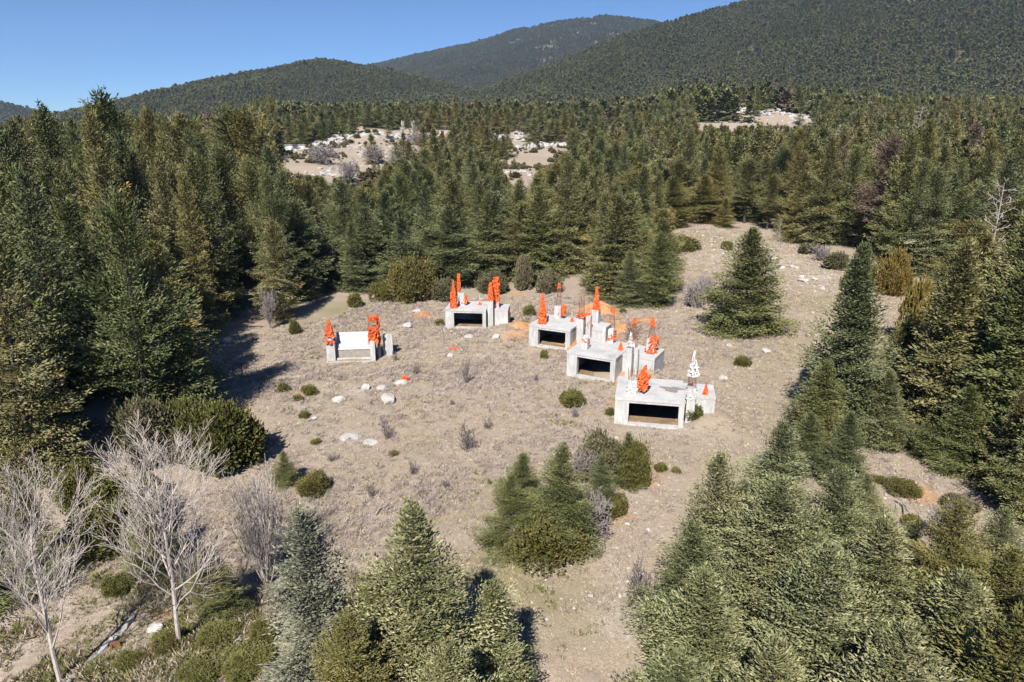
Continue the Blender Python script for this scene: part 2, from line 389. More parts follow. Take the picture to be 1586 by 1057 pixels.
# ------------------------------------------------------------------ ground sheet and mountains
def build_terrain():
    na, ratio = 330, 1.0088
    nr = int(math.log(7500/9.0)/math.log(ratio))
    az = np.radians(np.linspace(-66, 66, na)); r = 9.0*ratio**np.arange(nr)
    R, A = np.meshgrid(r, az, indexing='ij')
    X = R*np.sin(A); Y = R*np.cos(A)
    hb = h_base(X, Y); hm = h_mount(X, Y)
    Z = np.maximum(hb+h_micro(X, Y)*(1-sstep(120, 300, Y)), hm.max(0))
    own = np.where(hb >= hm.max(0), 0, 1+hm.argmax(0))
    idx = np.arange(nr*na).reshape(nr, na)
    Q = np.stack([idx[:-1, :-1], idx[:-1, 1:], idx[1:, 1:], idx[1:, :-1]], -1)[..., ::-1].reshape(-1, 4)
    fo = own[:-1, :-1].ravel()
    V = np.stack([X, Y, Z], -1).reshape(-1, 3)
    # soil masks
    x, y = V[:, 0], V[:, 1]
    red = np.zeros(len(V)); grn = np.zeros(len(V)); pal = np.zeros(len(V))
    for px, py, rr, k in [(880,527,3,0.9),(915,535,3,0.9),(950,520,3.2,1.0),(985,505,3,0.8),(840,545,2,.5),(745,470,3,.5),(805,500,2.6,0.8),(800,520,2.0,0.7),(870,532,2.2,0.75),(905,528,2.4,0.95),(935,517,2.4,1.0),(960,512,2.4,1.0),(975,500,1.8,0.95),(955,497,2.2,0.9),(930,488,2.6,0.8),
        (965,590,1.5,0.7),(958,625,1.6,0.6),(655,486,1.8,0.6),(770,455,2.5,0.5),(800,455,3.0,0.5),(790,480,2.0,0.7),(1000,740,1.6,0.6),(960,800,1.3,0.55),(1420,765,1.6,0.8),(475,607,1.2,0.6),(600,595,1.0,.45),
        (1190,500,2.0,0.35),(260,955,1.2,0.5),(230,1030,0.9,0.8)]:
        p = gp(px, py); red = np.maximum(red, k*np.exp(-((x-p[0])**2+((y-p[1])*0.8)**2)/(rr*rr)))
    for px, py, rr, k in [(545,480,6,0.75),(620,480,5,0.6),(480,500,5,0.5),(790,880,3.5,0.85),(720,780,4.5,0.5),(650,690,4,0.4),(840,930,3,0.6),(1260,470,7,0.65),(1330,530,5,0.7),(1090,370,9,0.6),(1200,590,6,0.45),(1110,720,4,0.4),
        (1200,545,12,0.5),(1150,640,9,0.45),(1010,700,6,0.4),(870,930,5,0.5),(600,500,9,0.45),(1000,520,6,0.35),(1130,440,12,0.4),(420,1000,3,0.6),(330,1030,3,0.7),(520,735,3,0.35),(1000,470,4,0.4),(930,560,4,.35),(460,990,2,.5)]:
        p = gp(px, py); grn = np.maximum(grn, k*np.exp(-((x-p[0])**2+(y-p[1])**2)/(rr*rr)))
    for px, py, rr, k in [(560,605,2.4,0.7),(450,570,2.0,0.7),(470,585,2.4,0.5),(540,680,1.8,0.6),(700,660,2.4,0.3),(880,615,1.8,0.4),(1000,668,2.4,0.6),(1050,668,1.6,0.6),(830,545,2.2,0.6),(870,590,1.8,0.5),(960,890,3.0,0.5),(960,960,2.6,0.6),(985,760,2.2,0.5),
        (1230,405,4,0.7),(1260,430,4,0.7),(1180,385,5,0.7),(1120,400,4,0.6),(1330,445,4,0.6),(1100,355,6,0.6),(1120,500,3,0.4),(620,497,1.8,0.5),(700,510,2,0.4),(200,970,1.6,0.4),(30,1000,2.5,0.5)]:
        p = gp(px, py); pal = np.maximum(pal, k*np.exp(-((x-p[0])**2+(y-p[1])**2)/(rr*rr)))
    far = sstep(170, 300, y)
    pal = np.maximum(pal, far*(0.05+0.55*fbm(x, y, 40, 77, 3)))
    wood = far*0
    soil = np.stack([red, grn, pal, np.ones(len(V))], -1).astype(np.float32)
    names = ['ground']+MNAMES
    for k, nm in enumerate(names):
        f = Q[fo == k]
        if not len(f): continue
        u, inv = np.unique(f, return_inverse=True)
        me = mk_mesh(nm, V[u], inv.reshape(f.shape), None, M['ground'] if k == 0 else M['mountain'], True)
        a = me.attributes.new('soil', 'FLOAT_COLOR', 'POINT'); a.data.foreach_set('color', soil[u].ravel())
        struct(link(nm, me))
build_terrain()

# ------------------------------------------------------------------ plant generators
def nrm(a): return a/np.maximum(np.linalg.norm(a, axis=-1, keepdims=True), 1e-9)

def shoots(P, D, U, L, W, rnd):
    """needle-clad shoots: small roofed leaf shapes, four faces each"""
    D = nrm(D); S = nrm(np.cross(D, U)); N = np.cross(S, D); L = L[:, None]; W = W[:, None]
    m = P+D*L*0.34
    v = np.stack([P, m+S*W-N*W*0.4, m-S*W-N*W*0.4, m+N*W*0.5, P+D*L], 1).reshape(-1, 3)
    b = (np.arange(len(P))*5)[:, None, None]
    T = (np.array([[0,1,3],[0,3,2],[4,3,1],[4,2,3]])[None]+b).reshape(-1, 3)
    return v, T, np.repeat(rnd, 5)

def tube(pts, rad, sides):
    pts = np.asarray(pts, float); rad = np.asarray(rad, float); n = len(pts)
    d = nrm(np.gradient(pts, axis=0)); ref = np.array([0.31, 0.17, 0.93]); ref = ref if abs(d[0]@ref) < 0.9 else np.array([1.0, 0, 0])
    a = nrm(np.cross(d, ref)); b = np.cross(d, a)
    th = np.arange(sides)*2*math.pi/sides
    v = pts[:, None]+rad[:, None, None]*(np.cos(th)[None, :, None]*a[:, None]+np.sin(th)[None, :, None]*b[:, None])
    T = []
    for i in range(n-1):
        for k in range(sides):
            k2 = (k+1) % sides
            q = [i*sides+k, i*sides+k2, (i+1)*sides+k2, (i+1)*sides+k]
            T += [[q[0], q[1], q[2]], [q[0], q[2], q[3]]]
    return v.reshape(-1, 3), np.array(T)

def join(parts):
    V = []; T = []; R = []; o = 0
    for p in parts:
        V.append(p[0]); T.append(p[1]+o); o += len(p[0])
        R.append(p[2] if len(p) > 2 else np.zeros(len(p[0])))
    return np.concatenate(V), np.concatenate(T), np.concatenate(R)

LODS = {  # whorl spacing, branches per whorl, twig step, shoot length, shoot width
 0: dict(dz=0.36, nb=14, ds=0.16, sl=0.20, sw=0.034, kq=0.72, th=0.08),
 1: dict(dz=0.58, nb=12, ds=0.27, sl=0.36, sw=0.058, kq=0.74, th=0.10),
 2: dict(dz=0.95, nb=9, ds=0.55, sl=0.66, sw=0.17, kq=0.75, th=0.16),
 4: dict(dz=0.46, nb=17, ds=0.27, sl=0.34, sw=0.066, kq=0.70, th=0.13),
 3: dict(dz=1.9, nb=6, ds=2.2, sl=2.0, sw=0.75, kq=1.2, th=0.2)}

def fir_mesh(seed, H, R, form, lod, yellow=0.0):
    """crown and trunk of a fir: whorls of flat feathered boughs round a tapering stem"""
    g = np.random.default_rng(seed); p = LODS[lod]
    bare = {'cone': 0.03, 'column': 0.06, 'old': 0.14, 'loose': 0.05}[form]*H
    z = bare; P = []; D = []; U = []; L = []; W = []; RN = []
    lean = g.normal(0, 0.012, 2)
    ph = g.uniform(0, 6.28, 4); gap = g.uniform(0, 6.28)
    bend = lambda zz: np.array([lean[0]*zz+0.012*H*math.sin(zz/H*3+ph[0]), lean[1]*zz+0.012*H*math.sin(zz/H*3.4+ph[1])])
    while z < H*0.985:
        u = z/H
        if form == 'cone': prof = (1-u)**0.74*min(1, 0.80+u*2.0)
        elif form == 'column': prof = min(1, 1.75*(1-u))**0.75*min(1, 0.65+u*2)
        elif form == 'loose': prof = (1-u)**0.7*(0.82+0.18*math.sin(u*23+ph[2]))*min(1, 0.75+u)
        else: prof = min(1, 2.6*(1-u))**0.6*(0.66+0.34*math.sin(u*15+ph[3]))*min(1, 0.5+u*1.6)
        n = max(3, int(round(p['nb']*(0.65 + 0.6*prof))))
        a0 = g.uniform(0, 6.28)
        for k in range(n):
            if form in ('old', 'loose') and g.random() < 0.05: continue
            az = a0+k*6.283/n+g.normal(0, 0.28)
            sect = 0.84+0.20*math.sin(az*2+ph[2]+u*4)+0.17*math.sin(az*3+ph[3]-u*11)+0.10*math.sin(az*5+ph[1]+u*17)
            Lb = R*prof*sect*(g.uniform(0.72, 1.22) if g.random() < 0.72 else g.uniform(0.25, 0.65))+0.05*R
            if Lb < 0.12: Lb = 0.12
            pt = math.radians(-12+58*u**1.5+g.normal(0, 7))
            if u > 0.93: pt = math.radians(g.uniform(35, 70))
            zz = z+g.normal(0, 0.20)*p['dz']
            o = np.array([*bend(zz), zz])
            a = np.array([math.cos(az)*math.cos(pt), math.sin(az)*math.cos(pt), math.sin(pt)])
            s = np.array([-math.sin(az), math.cos(az), 0]); up = np.cross(a, s); 
            if up[2] < 0: up = -up
            roll = g.normal(0, 0.16); s = s*math.cos(roll)+up*math.sin(roll)
            cur = g.uniform(0.05, 0.2)
            nt_ = max(2, int(Lb*0.82/p['ds'])+1)
            t = np.linspace(0.10, 0.97, nt_)
            t = np.concatenate([t, t]); sg = np.repeat([1.0, -1.0], nt_)
            tl = (0.58*Lb*(1-t)**0.6*(0.55+0.45*np.minimum(1, t/0.35))+0.10*p['sl']/0.24*0.6)*g.uniform(0.7, 1.25, len(t))
            K = np.maximum(1, np.round(tl/(p['sl']*p['kq'])).astype(int))
            ii = np.repeat(np.arange(len(t)), K)
            q = np.concatenate([(np.arange(k_)+0.35)/k_ for k_ in K])
            tt = t[ii]; sgi = sg[ii]; tli = tl[ii]
            wdir = a*0.62+s*sgi[:, None]*0.78
            base = o+a*(Lb*tt)[:, None]+np.array([0, 0, 1.0])*(cur*Lb*tt*tt)[:, None]+wdir*(tli*q)[:, None]
            base = base+up*(g.normal(0, p['th'], len(tt)))[:, None]-np.array([0, 0, 1.0])*(0.10*tli*q)[:, None]
            nn = len(tt)
            alt = np.where(np.arange(nn) % 2 == 0, 1.0, -1.0)
            d = wdir*0.8+a*(0.42*alt+0.12)[:, None]+up*(g.normal(0.10, 0.16, nn))[:, None]+g.normal(0, 0.09, (nn, 3))
            P.append(base); D.append(d); U.append(np.repeat(up[None], nn, 0)+g.normal(0, 0.18, (nn, 3)))
            L.append(p['sl']*g.uniform(0.7, 1.25, nn)); W.append(p['sw']*g.uniform(0.75, 1.3, nn))
            br = g.normal(0, 0.15); r_ = np.clip(0.46+br+g.normal(0, 0.2, nn)+0.25*(q > 0.7)*(g.random(nn) < 0.4), 0, 0.9)
            if yellow and g.random() < yellow: r_ = np.where(g.random(nn) < 0.8, 1.0, r_)
            RN.append(r_)
            # leader of the bough
            P.append((o+a*Lb*0.93+np.array([0, 0, 1.0])*cur*Lb*0.86)[None]); D.append((a+up*0.3)[None]); U.append(up[None])
            L.append(np.array([p['sl']*1.2])); W.append(np.array([p['sw']])); RN.append(np.array([0.6]))
        z += p['dz']*(0.75+0.4*(1-u))*g.uniform(0.8, 1.2)*(1.0 if u < 0.8 else 0.7)
    k = 4
    P.append(np.tile([*bend(H*0.97), H*0.96], (k, 1))); D.append(np.concatenate([g.normal(0, 0.35, (k, 2)), np.ones((k, 1))], 1)); U.append(g.normal(0, 1, (k, 3)))
    L.append(np.full(k, p['sl']*1.3)); W.append(np.full(k, p['sw'])); RN.append(np.full(k, 0.5))
    cr = shoots(np.concatenate(P), np.concatenate(D), np.concatenate(U), np.concatenate(L), np.concatenate(W), np.concatenate(RN))
    zs = np.linspace(-0.6, H*0.96, 7 if lod < 2 else 3)
    r0 = 0.018*H+0.03
    tr = tube([[*bend(max(0, q)), q] for q in zs], r0*(1-np.clip(zs, 0, H)/H)**0.9+0.012, 8 if lod < 2 else 4)
    return cr, tr

def bush_mesh(seed, lod, upright=0.5, n_lobes=9):
    """evergreen bush about 1 m in radius and 1.6 m tall: lobes closely set with leafy sprays"""
    g = np.random.default_rng(seed)
    per, sl_, sw_ = {0: (900, 0.105, 0.030), 1: (300, 0.18, 0.058), 2: (60, 0.42, 0.15)}[lod]
    P = []; D = []; RN = []
    for k in range(n_lobes):
        az = k*2.399+g.normal(0, 0.3); rr = 0.62*math.sqrt((k+0.2)/n_lobes)
        c = np.array([rr*math.cos(az), rr*math.sin(az), 0.16+0.84*(1-rr)*g.uniform(0.45, 1.2)])
        rad = g.uniform(0.24, 0.5)
        d = nrm(g.normal(0, 1, (per, 3))); sh = g.uniform(0.70, 1.08, per)+(g.random(per) < 0.12)*g.uniform(0.05, 0.45, per)
        s3 = np.array([rad, rad, rad*(1.0+0.7*upright)])
        bump = 1+0.16*np.sin(d[:, 0]*7+k)*np.sin(d[:, 1]*6+2*k)
        P.append(c+d*s3*(sh*bump)[:, None]); D.append(d*(1-0.45*upright)+np.array([0, 0, 0.35+0.6*upright])+g.normal(0, 0.28, (per, 3)))
        RN.append(np.clip(0.45+g.normal(0, 0.10)+g.normal(0, 0.2, per), 0, 0.97))
    P = np.concatenate(P); D = np.concatenate(D); RN = np.concatenate(RN)
    ok = P[:, 2] > 0.02; P = P[ok]; D = D[ok]; RN = RN[ok]; n = len(P)
    cr = shoots(P, D, g.normal(0, 1, (n, 3)), sl_*g.uniform(0.7, 1.3, n), sw_*g.uniform(0.7, 1.3, n), RN)
    st = []
    for k in range(5):
        a = g.uniform(0, 6.28); st.append(tube([[0, 0, -0.25], [0.1*math.cos(a), 0.1*math.sin(a), 0.25], [0.35*math.cos(a), 0.35*math.sin(a), 0.8]], [0.05, 0.04, 0.015], 5))
    V, T, _ = join(st)
    return cr, (V, T)

def bare_mesh(seed, H, spread, levels, sides0=7, nchild=(5, 7, 6), ang=(42, 45, 45), upw=0.35, thin=1.0, minr=0.007, stems=1):
    """leafless tree or shrub: stems that fork into finer and finer twigs; returns (stem, twigs)"""
    g = np.random.default_rng(seed); main = []; tw = []
    def grow(p0, d, L, r, lv):
        n = 5 if lv == 0 else (4 if lv == 1 else 3)
        pts = [p0]; dd = d.copy()
        for i in range(n):
            dd = nrm(dd+g.normal(0, 0.04+0.06*lv, 3)+np.array([0, 0, upw*0.22])); pts.append(pts[-1]+dd*L/n)
        rad = np.linspace(r, max(minr, r*(0.28 if lv < 2 else 0.5)), n+1)
        (main if lv == 0 else tw).append(tube(pts, rad, sides0 if lv == 0 else (5 if lv == 1 else 3)))
        if lv >= levels: return
        nc = nchild[min(lv, len(nchild)-1)]; nc = int(nc*g.uniform(0.8, 1.25))+(4 if lv == 0 and stems == 1 else 0)
        pts = np.array(pts); a0 = g.uniform(0, 6.28)
        for k in range(nc):
            f = (0.22 if lv == 0 else 0.2)+(0.78 if lv == 0 else 0.78)*(k+g.uniform(0.1, 0.9))/nc
            f = min(f, 0.98); i = min(int(f*n), n-1); q = pts[i]+(pts[i+1]-pts[i])*(f*n-i)
            dloc = nrm(pts[i+1]-pts[i]); az = a0+k*2.4
            o1 = nrm(np.cross(dloc, [0.3, 0.5, 0.8])); o2 = np.cross(dloc, o1)
            an = math.radians(ang[min(lv, len(ang)-1)]*g.uniform(0.75, 1.2))
            nd_ = nrm(dloc*math.cos(an)+(o1*math.cos(az)+o2*math.sin(az))*math.sin(an))
            ll = L*(spread if lv == 0 else 0.58)*(1-0.5*f)*g.uniform(0.75, 1.2)
            grow(q, nd_, ll, max(minr, r*(1-0.7*f)*0.5*thin), lv+1)
    for s in range(stems):
        d0 = np.array([0, 0, 1.0]) if stems == 1 else nrm(np.array([math.cos(s*2.4)*0.55*g.uniform(0.3, 1.3), math.sin(s*2.4)*0.55*g.uniform(0.3, 1.3), 1.0]))
        grow(np.array([0, 0, -0.2])+(0 if stems == 1 else g.normal(0, 0.05, 3)*[1, 1, 0]), d0, H*(1 if stems == 1 else g.uniform(0.7, 1.05)), H*(0.0115 if stems == 1 else 0.008), 0)
    a = join(main)[:2]; b = join(tw)[:2] if tw else None
    return a, b

def rock_mesh(name, seed, mat, sub=2, flat=0.55, rough=0.35):
    import bmesh
    bm = bmesh.new(); bmesh.ops.create_icosphere(bm, subdivisions=sub, radius=1)
    g = np.random.default_rng(seed); dirs = nrm(g.normal(0, 1, (9, 3))); cut = g.uniform(0.55, 0.95, 9)
    for v in bm.verts:
        c = np.array(v.co)
        for d, k in zip(dirs, cut):
            e = c@d
            if e > k: c = c-d*(e-k)*0.9
        c *= 1+rough*0.35*(math.sin(c[0]*5+seed)*math.sin(c[1]*6+2*seed)*math.sin(c[2]*5.5))+g.normal(0, rough*0.07)
        v.co = (c[0], c[1]*0.8, c[2]*flat)
    me = bpy.data.meshes.new(name); bm.to_mesh(me); bm.free(); me.materials.append(mat)
    return me

# ------------------------------------------------------------------ plant prototypes (mesh data shared by all the individuals)
FORMS = {0: ['cone', 'cone', 'column', 'loose', 'cone'], 1: ['cone', 'column', 'old', 'loose', 'cone', 'column', 'old', 'cone'], 2: ['cone', 'column', 'old', 'cone', 'column', 'old'], 3: ['cone', 'column', 'old', 'cone'], 4: ['cone', 'cone', 'column', 'loose']}
HREF = {0: 9.0, 1: 13.0, 2: 14.0, 3: 14.0, 4: 13.0}
WREF = {'cone': 0.345, 'column': 0.27, 'old': 0.285, 'loose': 0.31}
FIR = {}
for lod in (0, 1, 2, 3, 4):
    FIR[lod] = []
    for i, f in enumerate(FORMS[lod]):
        H = HREF[lod]
        cr, tr = fir_mesh(100*lod+i+3, H, H*WREF[f]*(1.0 if lod else 1.12), f, lod, 0.02 if lod in (1, 2) else 0.0)
        FIR[lod].append((mk_mesh('fir_crown', *cr, M['fir_green']), mk_mesh('fir_trunk', *tr, None, M['bark'], True), f))
BUSH = {}
for lod in (0, 1, 2):
    BUSH[lod] = []
    for i in range(4):
        cr, st = bush_mesh(500+10*lod+i, lod, [0.7, 0.3, 0.9, 0.5][i], [9, 11, 8, 10][i])
        BUSH[lod].append((mk_mesh('bush_foliage', *cr, M['juniper']), mk_mesh('bush_stem', *st, None, M['bark'])))

def set_mat(o, mat):
    o.material_slots[0].link = 'OBJECT'; o.material_slots[0].material = mat

N_FIR = [0]
def put_fir(p, H, tint, label, group=None, lod=None, var=None, wide=1.0, name='fir_tree'):
    D = math.hypot(p[0], p[1])
    if lod is None: lod = 0 if D < 50 else (1 if D < 190 else 2)
    if var is None: var = random.randrange(len(FIR[lod]))
    if isinstance(var, str):
        c = [i for i, f in enumerate(FORMS[lod]) if f == var]; var = random.choice(c or [0])
    cm, tm, f = FIR[lod][var % len(FIR[lod])]
    e = link(name, None, None, (p[0], p[1], p[2]-0.05), random.uniform(0, 6.28))
    e.empty_display_size = 0.2
    s = H/HREF[lod]; e.scale = (s*wide, s*wide, s)
    link('trunk', tm, e); c = link('crown', cm, e); set_mat(c, M[tint])
    tag(e, label, 'tree', group); N_FIR[0] += 1
    return e

def put_bush(p, rx, h, mat, label, group=None, lod=None, var=None, name='juniper_bush', ry=None):
    D = math.hypot(p[0], p[1])
    if lod is None: lod = 0 if rx/D > 0.022 else (1 if rx/D > 0.008 else 2)
    fm, sm = BUSH[lod][random.randrange(4) if var is None else var]
    e = link(name, None, None, (p[0], p[1], p[2]-0.03), random.uniform(0, 6.28)); e.empty_display_size = 0.2
    e.scale = (rx, ry or rx, h/1.65)
    link('stem', sm, e); c = link('foliage', fm, e); set_mat(c, M[mat])
    tag(e, label, 'bush', group)
    return e

# ------------------------------------------------------------------ firs and bushes that stand out (pixel of the foot, pixel row of the top)
TAKEN = []      # x, y, radius of what is already planted
def firpx(bx, by, ty, tint, label, group=None, var=None, wide=1.0, lod=None):
    p = gp(bx, by); H = top_h(p, bx, ty)
    TAKEN.append((p[0], p[1], H*0.16*wide))
    return put_fir(p, H, tint, label, group, lod, var, wide)
def bushpx(bx, by, ty, wpx, mat, label, group=None, var=None, name='juniper_bush', lod=None):
    p = gp(bx, by); d = math.hypot(p[1], CZ-p[2]); r = wpx*0.5*(d*0.98)/FPX/1.02
    q = p.copy(); q[1] += r*0.75; q[2] = float(hgt(q[0:1], q[1:2])[0])
    h = max(0.2, top_h(q, bx, ty)); TAKEN.append((q[0], q[1], r*0.8))
    return put_bush(q, r, h, mat, label, group, lod, var, name)

# foreground
firpx(500,1085,792,'fir_silver','pale silver-grey fir in the foreground left of the tall green fir',var=3,wide=1.15)
firpx(590,1100,905,'fir_green','small green fir squeezed between the silver fir and the tall foreground fir',var='cone')
firpx(545,1190,950,'fir_yellow','low yellowish fir at the bottom edge below the silver fir',var='cone')
firpx(668,1120,790,'fir_pale','tall pointed green fir at the bottom centre of the photo',var=0,wide=1.05)
firpx(765,1090,905,'fir_pale','smaller fir leaning on the right flank of the tall central fir',var='cone',wide=1.1)
firpx(700,1260,1000,'fir_pale','fir crown cut by the bottom edge below the tall central fir',var='cone')
firpx(60,905,740,'fir_olive','dark young fir behind the corner bare tree',None,'cone',1.0)
firpx(-30,930,700,'fir_green','fir cut by the left border above the corner bare tree',None,'cone',1.0)
firpx(240,880,775,'fir_green','low dark fir behind the second bare tree',None,'cone',1.2)
firpx(340,952,848,'fir_green','small dark fir between the two bare pale trees and the silver fir',var='column',wide=1.1)
# thicket at the lower right
for i, (bx, by, ty, tn, vr, lb) in enumerate([
  (1095,905,702,'fir_pale','loose','leftmost tall fir of the lower right thicket, beside the open slope'),
  (1190,850,655,'fir_pale_blue','cone','blue-green fir at the upper tip of the lower right thicket'),
  (1130,880,745,'fir_pale','cone','short fir tucked under the leftmost tall fir of the thicket'),
  (1058,1010,815,'fir_pale','cone','fir on the left flank of the thicket, above the stony slope'),
  (1180,990,748,'fir_pale_blue','column','broad blue-green fir in the middle of the lower right thicket'),
  (1275,930,730,'fir_pale','cone','olive fir beside the small stony pocket in the right thicket'),
  (1240,1130,852,'fir_pale_blue','cone','pale blue-green fir low in the middle of the right thicket'),
  (1075,1150,890,'fir_pale','cone','fir at the bottom left corner of the right thicket'),
  (1335,1080,815,'fir_pale','cone','olive fir just below the dead branches of the stony pocket'),
  (1445,975,780,'fir_yellow','cone','yellowish fir right of the dead branches in the stony pocket'),
  (1430,1160,890,'fir_pale','cone','olive fir at the bottom edge under the yellowish fir'),
  (1510,1090,850,'fir_yellow','loose','yellow-green fir near the lower right corner'),
  (1585,1010,835,'fir_pale','cone','fir cut by the right border above the corner'),
  (1600,1230,900,'fir_pale','cone','fir in the very bottom right corner'),
  (1340,1290,975,'fir_pale_blue','cone','blue-green crown cut by the bottom edge, right of centre of the thicket'),
  (1160,1290,985,'fir_pale','cone','green crown cut by the bottom edge in the thicket'),
  (1030,1300,1010,'fir_pale','cone','lowest crown of the thicket, at the foot of the stony slope'),
  (1535,925,790,'fir_pale','cone','fir at the lower right rim of the stony pocket'),
  (1395,925,812,'fir_pale','cone','low fir right below the fallen branches of the pocket'),
  (1330,830,735,'fir_pale','cone','small bright fir at the left rim of the stony pocket'),
  (1500,1300,960,'fir_yellow','cone','yellow-green crown at the bottom edge near the corner')]):
    firpx(bx, by, ty, tn, lb, 'firs of the lower right thicket', vr, 1.18)
# upper right group beside the clearing
for bx, by, ty, tn, vr, wd_, lb in [
  (1300,668,384,'fir_blue','cone',0.80,'tall grey-green fir on the right rim of the clearing'),
  (1262,690,560,'fir_green','cone',1.1,'lower fir in front of the tall grey-green fir'),
  (1245,730,640,'fir_blue','cone',1.2,'short blue-green fir at the clearing rim below the tall grey-green fir'),
  (1440,680,380,'fir_olive','cone',0.85,'big olive fir above the stony pocket'),
  (1385,640,490,'fir_green','cone',1.1,'mid-sized fir between the tall grey-green fir and the big olive fir'),
  (1535,715,395,'fir_green','cone',0.9,'big dark fir by the right border, above the stony pocket'),
  (1480,725,600,'fir_green','cone',1.2,'short green fir on the upper rim of the stony pocket'),
  (1360,690,575,'fir_blue','cone',1.1,'blue-green fir left of the stony pocket'),
  (1600,640,400,'fir_olive','column',1.0,'olive fir cut by the right border halfway up'),
  (1598,800,590,'fir_green','cone',0.9,'dark fir cut by the right border beside the stony pocket'),
  (1556,765,610,'fir_olive','cone',1.0,'olive fir on the right rim of the stony pocket, left of the border fir'),
  (1302,752,640,'fir_blue','cone',1.0,'fir closing the left end of the stony pocket'),
  (1425,705,655,'fir_green','cone',1.2,'waist-high fir standing out on the stony pocket')]:
    firpx(bx, by, ty, tn, lb, None, vr, wd_, lod=4)
# the spires that break the skyline of the left wood
for px, D, ty, tn, vr, w_, lb in [(165,118,148,'fir_green','old',1.0,'tallest fir of the left skyline, with a ragged flat top'),(66,112,170,'fir_green','column',1.0,'pointed fir on the skyline near the left border'),(354,125,168,'fir_olive','old',1.0,'tall twin-topped fir on the skyline near the far meadow'),
   (385,122,178,'fir_yellow','old',1.0,'yellowish tall fir right of the twin-topped skyline fir'),(278,120,184,'fir_olive','old',1.0,'blunt-topped fir in the middle of the left skyline'),(228,130,176,'fir_yellow','old',0.7,'thin crooked fir top right of the ragged one on the skyline'),(20,105,196,'fir_olive','column',1.0,'fir at the left border on the skyline'),
   (112,140,188,'fir_green','cone',0.8,'slim fir between the pointed and the ragged skyline firs'),(405,118,205,'fir_olive','column',1.1,'fir on the right shoulder of the left wood skyline')]:
    a = math.atan((px-IW/2)*math.cos(PITCH)/FPX); x, y = D*math.sin(a), D*math.cos(a); p = np.array([x, y, float(hgt(np.array([x]), np.array([y]))[0])])
    TAKEN.append((x, y, 3.0)); put_fir(p, top_h(p, px, ty), tn, lb, None, 1, vr, w_*0.8)
# solitary tree and clearing clusters
firpx(1153,514,356,'fir_green','tall broad solitary dark fir standing in the open clearing',None,0,1.28,lod=4)
firpx(972,474,390,'fir_blue','blue-green fir behind the orange soil heap',None,'cone',1.1)
firpx(1018,474,362,'fir_green','dark fir right of the blue-green fir behind the soil heap',None,'column',1.15)
firpx(862,850,688,'fir_green','tallest fir of the clump in the middle of the clearing',None,0,1.05)
firpx(812,800,703,'fir_green','slim fir behind the clump in the middle of the clearing',None,'column',1.1)
firpx(786,850,735,'fir_green','left fir of the clump in the middle of the clearing',None,'cone',1.05)
firpx(968,748,672,'fir_green','fir at the right end of the small clump below the nearest shell',None,'cone',1.1)
firpx(925,795,705,'fir_blue','pale fir between the two bare bushes of the middle clump',None,'cone',1.0)
firpx(443,752,700,'fir_green','knee-high fir seedling left of the round bush on the left meadow',None,'cone',1.2)
bushpx(848,885,780,150,'juniper','broad olive bush at the foot of the middle clump')
bushpx(932,755,664,100,'juniper_grey','brownish round bush in the upper part of the middle clump')
bushpx(985,762,680,62,'juniper','green bush hugging the right fir of the middle clump')
bushpx(958,805,762,40,'juniper','small olive bush beside the grey bare bush of the middle clump')
bushpx(480,772,728,62,'juniper','round olive bush on the left meadow')
bushpx(332,745,603,150,'juniper','large rounded olive bush at the shadowed edge of the left wood')
bushpx(222,735,600,118,'juniper_grey','grey-olive bush left of the large rounded bush')
bushpx(155,872,735,150,'broom','bright yellow-green bush behind the bare pale trees')
bushpx(285,700,605,80,'juniper','olive bush wedged between the large rounded bush and the wood')
bushpx(110,800,715,95,'juniper','olive bush at the foot of the left wood behind the corner bare tree')
bushpx(215,790,730,70,'broom','yellow-green bush right of the larger one behind the bare trees')
bushpx(888,633,602,44,'juniper','low olive bush alone in front of the shells')
bushpx(843,557,543,15,'broom','tiny green bush below the second shell')
bushpx(1152,569,549,27,'juniper','small olive bush right of the nearest shell, below the solitary fir')
bushpx(1076,652,622,32,'juniper','leafy bush against the right wing of the nearest shell')
bushpx(946,645,632,16,'juniper','small bush at the left corner of the nearest shell')
bushpx(635,474,394,92,'juniper','big round olive bush at the back of the clearing behind the left shells')
bushpx(590,470,430,40,'juniper','small bush left of the big round olive bush')
bushpx(690,470,425,45,'juniper_grey','grey-green bush touching the orange columns of the farthest shell')
bushpx(850,456,418,48,'juniper_grey','pale grey-green bush behind the second shell')
bushpx(765,458,420,60,'juniper_grey','grey-green bush behind the orange columns of the farthest shell')
bushpx(810,452,395,34,'juniper_grey','upright pale bush at the wood edge behind the shells')
bushpx(820,492,470,22,'juniper','small bush left of the orange cones of the second shell')
bushpx(1040,395,362,60,'juniper','olive bushes spilling over the top of the upper slope')
bushpx(1065,392,366,50,'juniper','rounded bush on the stony upper slope')
bushpx(1128,388,371,19,'juniper','lone small bush on the upper slope')
bushpx(1335,450,395,55,'juniper','round green bush at the lower edge of the right wood')
bushpx(1395,462,385,70,'oak_yellow','golden-brown bush at the lower edge of the right wood',name='golden_bush')
bushpx(1420,540,430,50,'oak_yellow','golden bush between the strip of meadow and the big olive fir',name='golden_bush')
bushpx(1300,420,385,40,'juniper_grey','grey bush by the white stones on the right slope')
bushpx(548,478,450,26,'juniper','small bush at the back left edge of the clearing')
bushpx(1412,776,742,60,'juniper','olive bush in the middle of the stony pocket')
bushpx(1500,800,765,60,'juniper_grey','grey-green bush on the right of the stony pocket')
bushpx(1415,820,795,30,'broom','small green bush by the fallen branches in the stony pocket')
bushpx(1365,752,735,26,'juniper','small bush at the top of the stony pocket')
bushpx(770,300,270,55,'juniper','round olive bush on the far open hillside')
bushpx(845,292,256,44,'juniper','bright round bush by the pale gap on the far hillside')
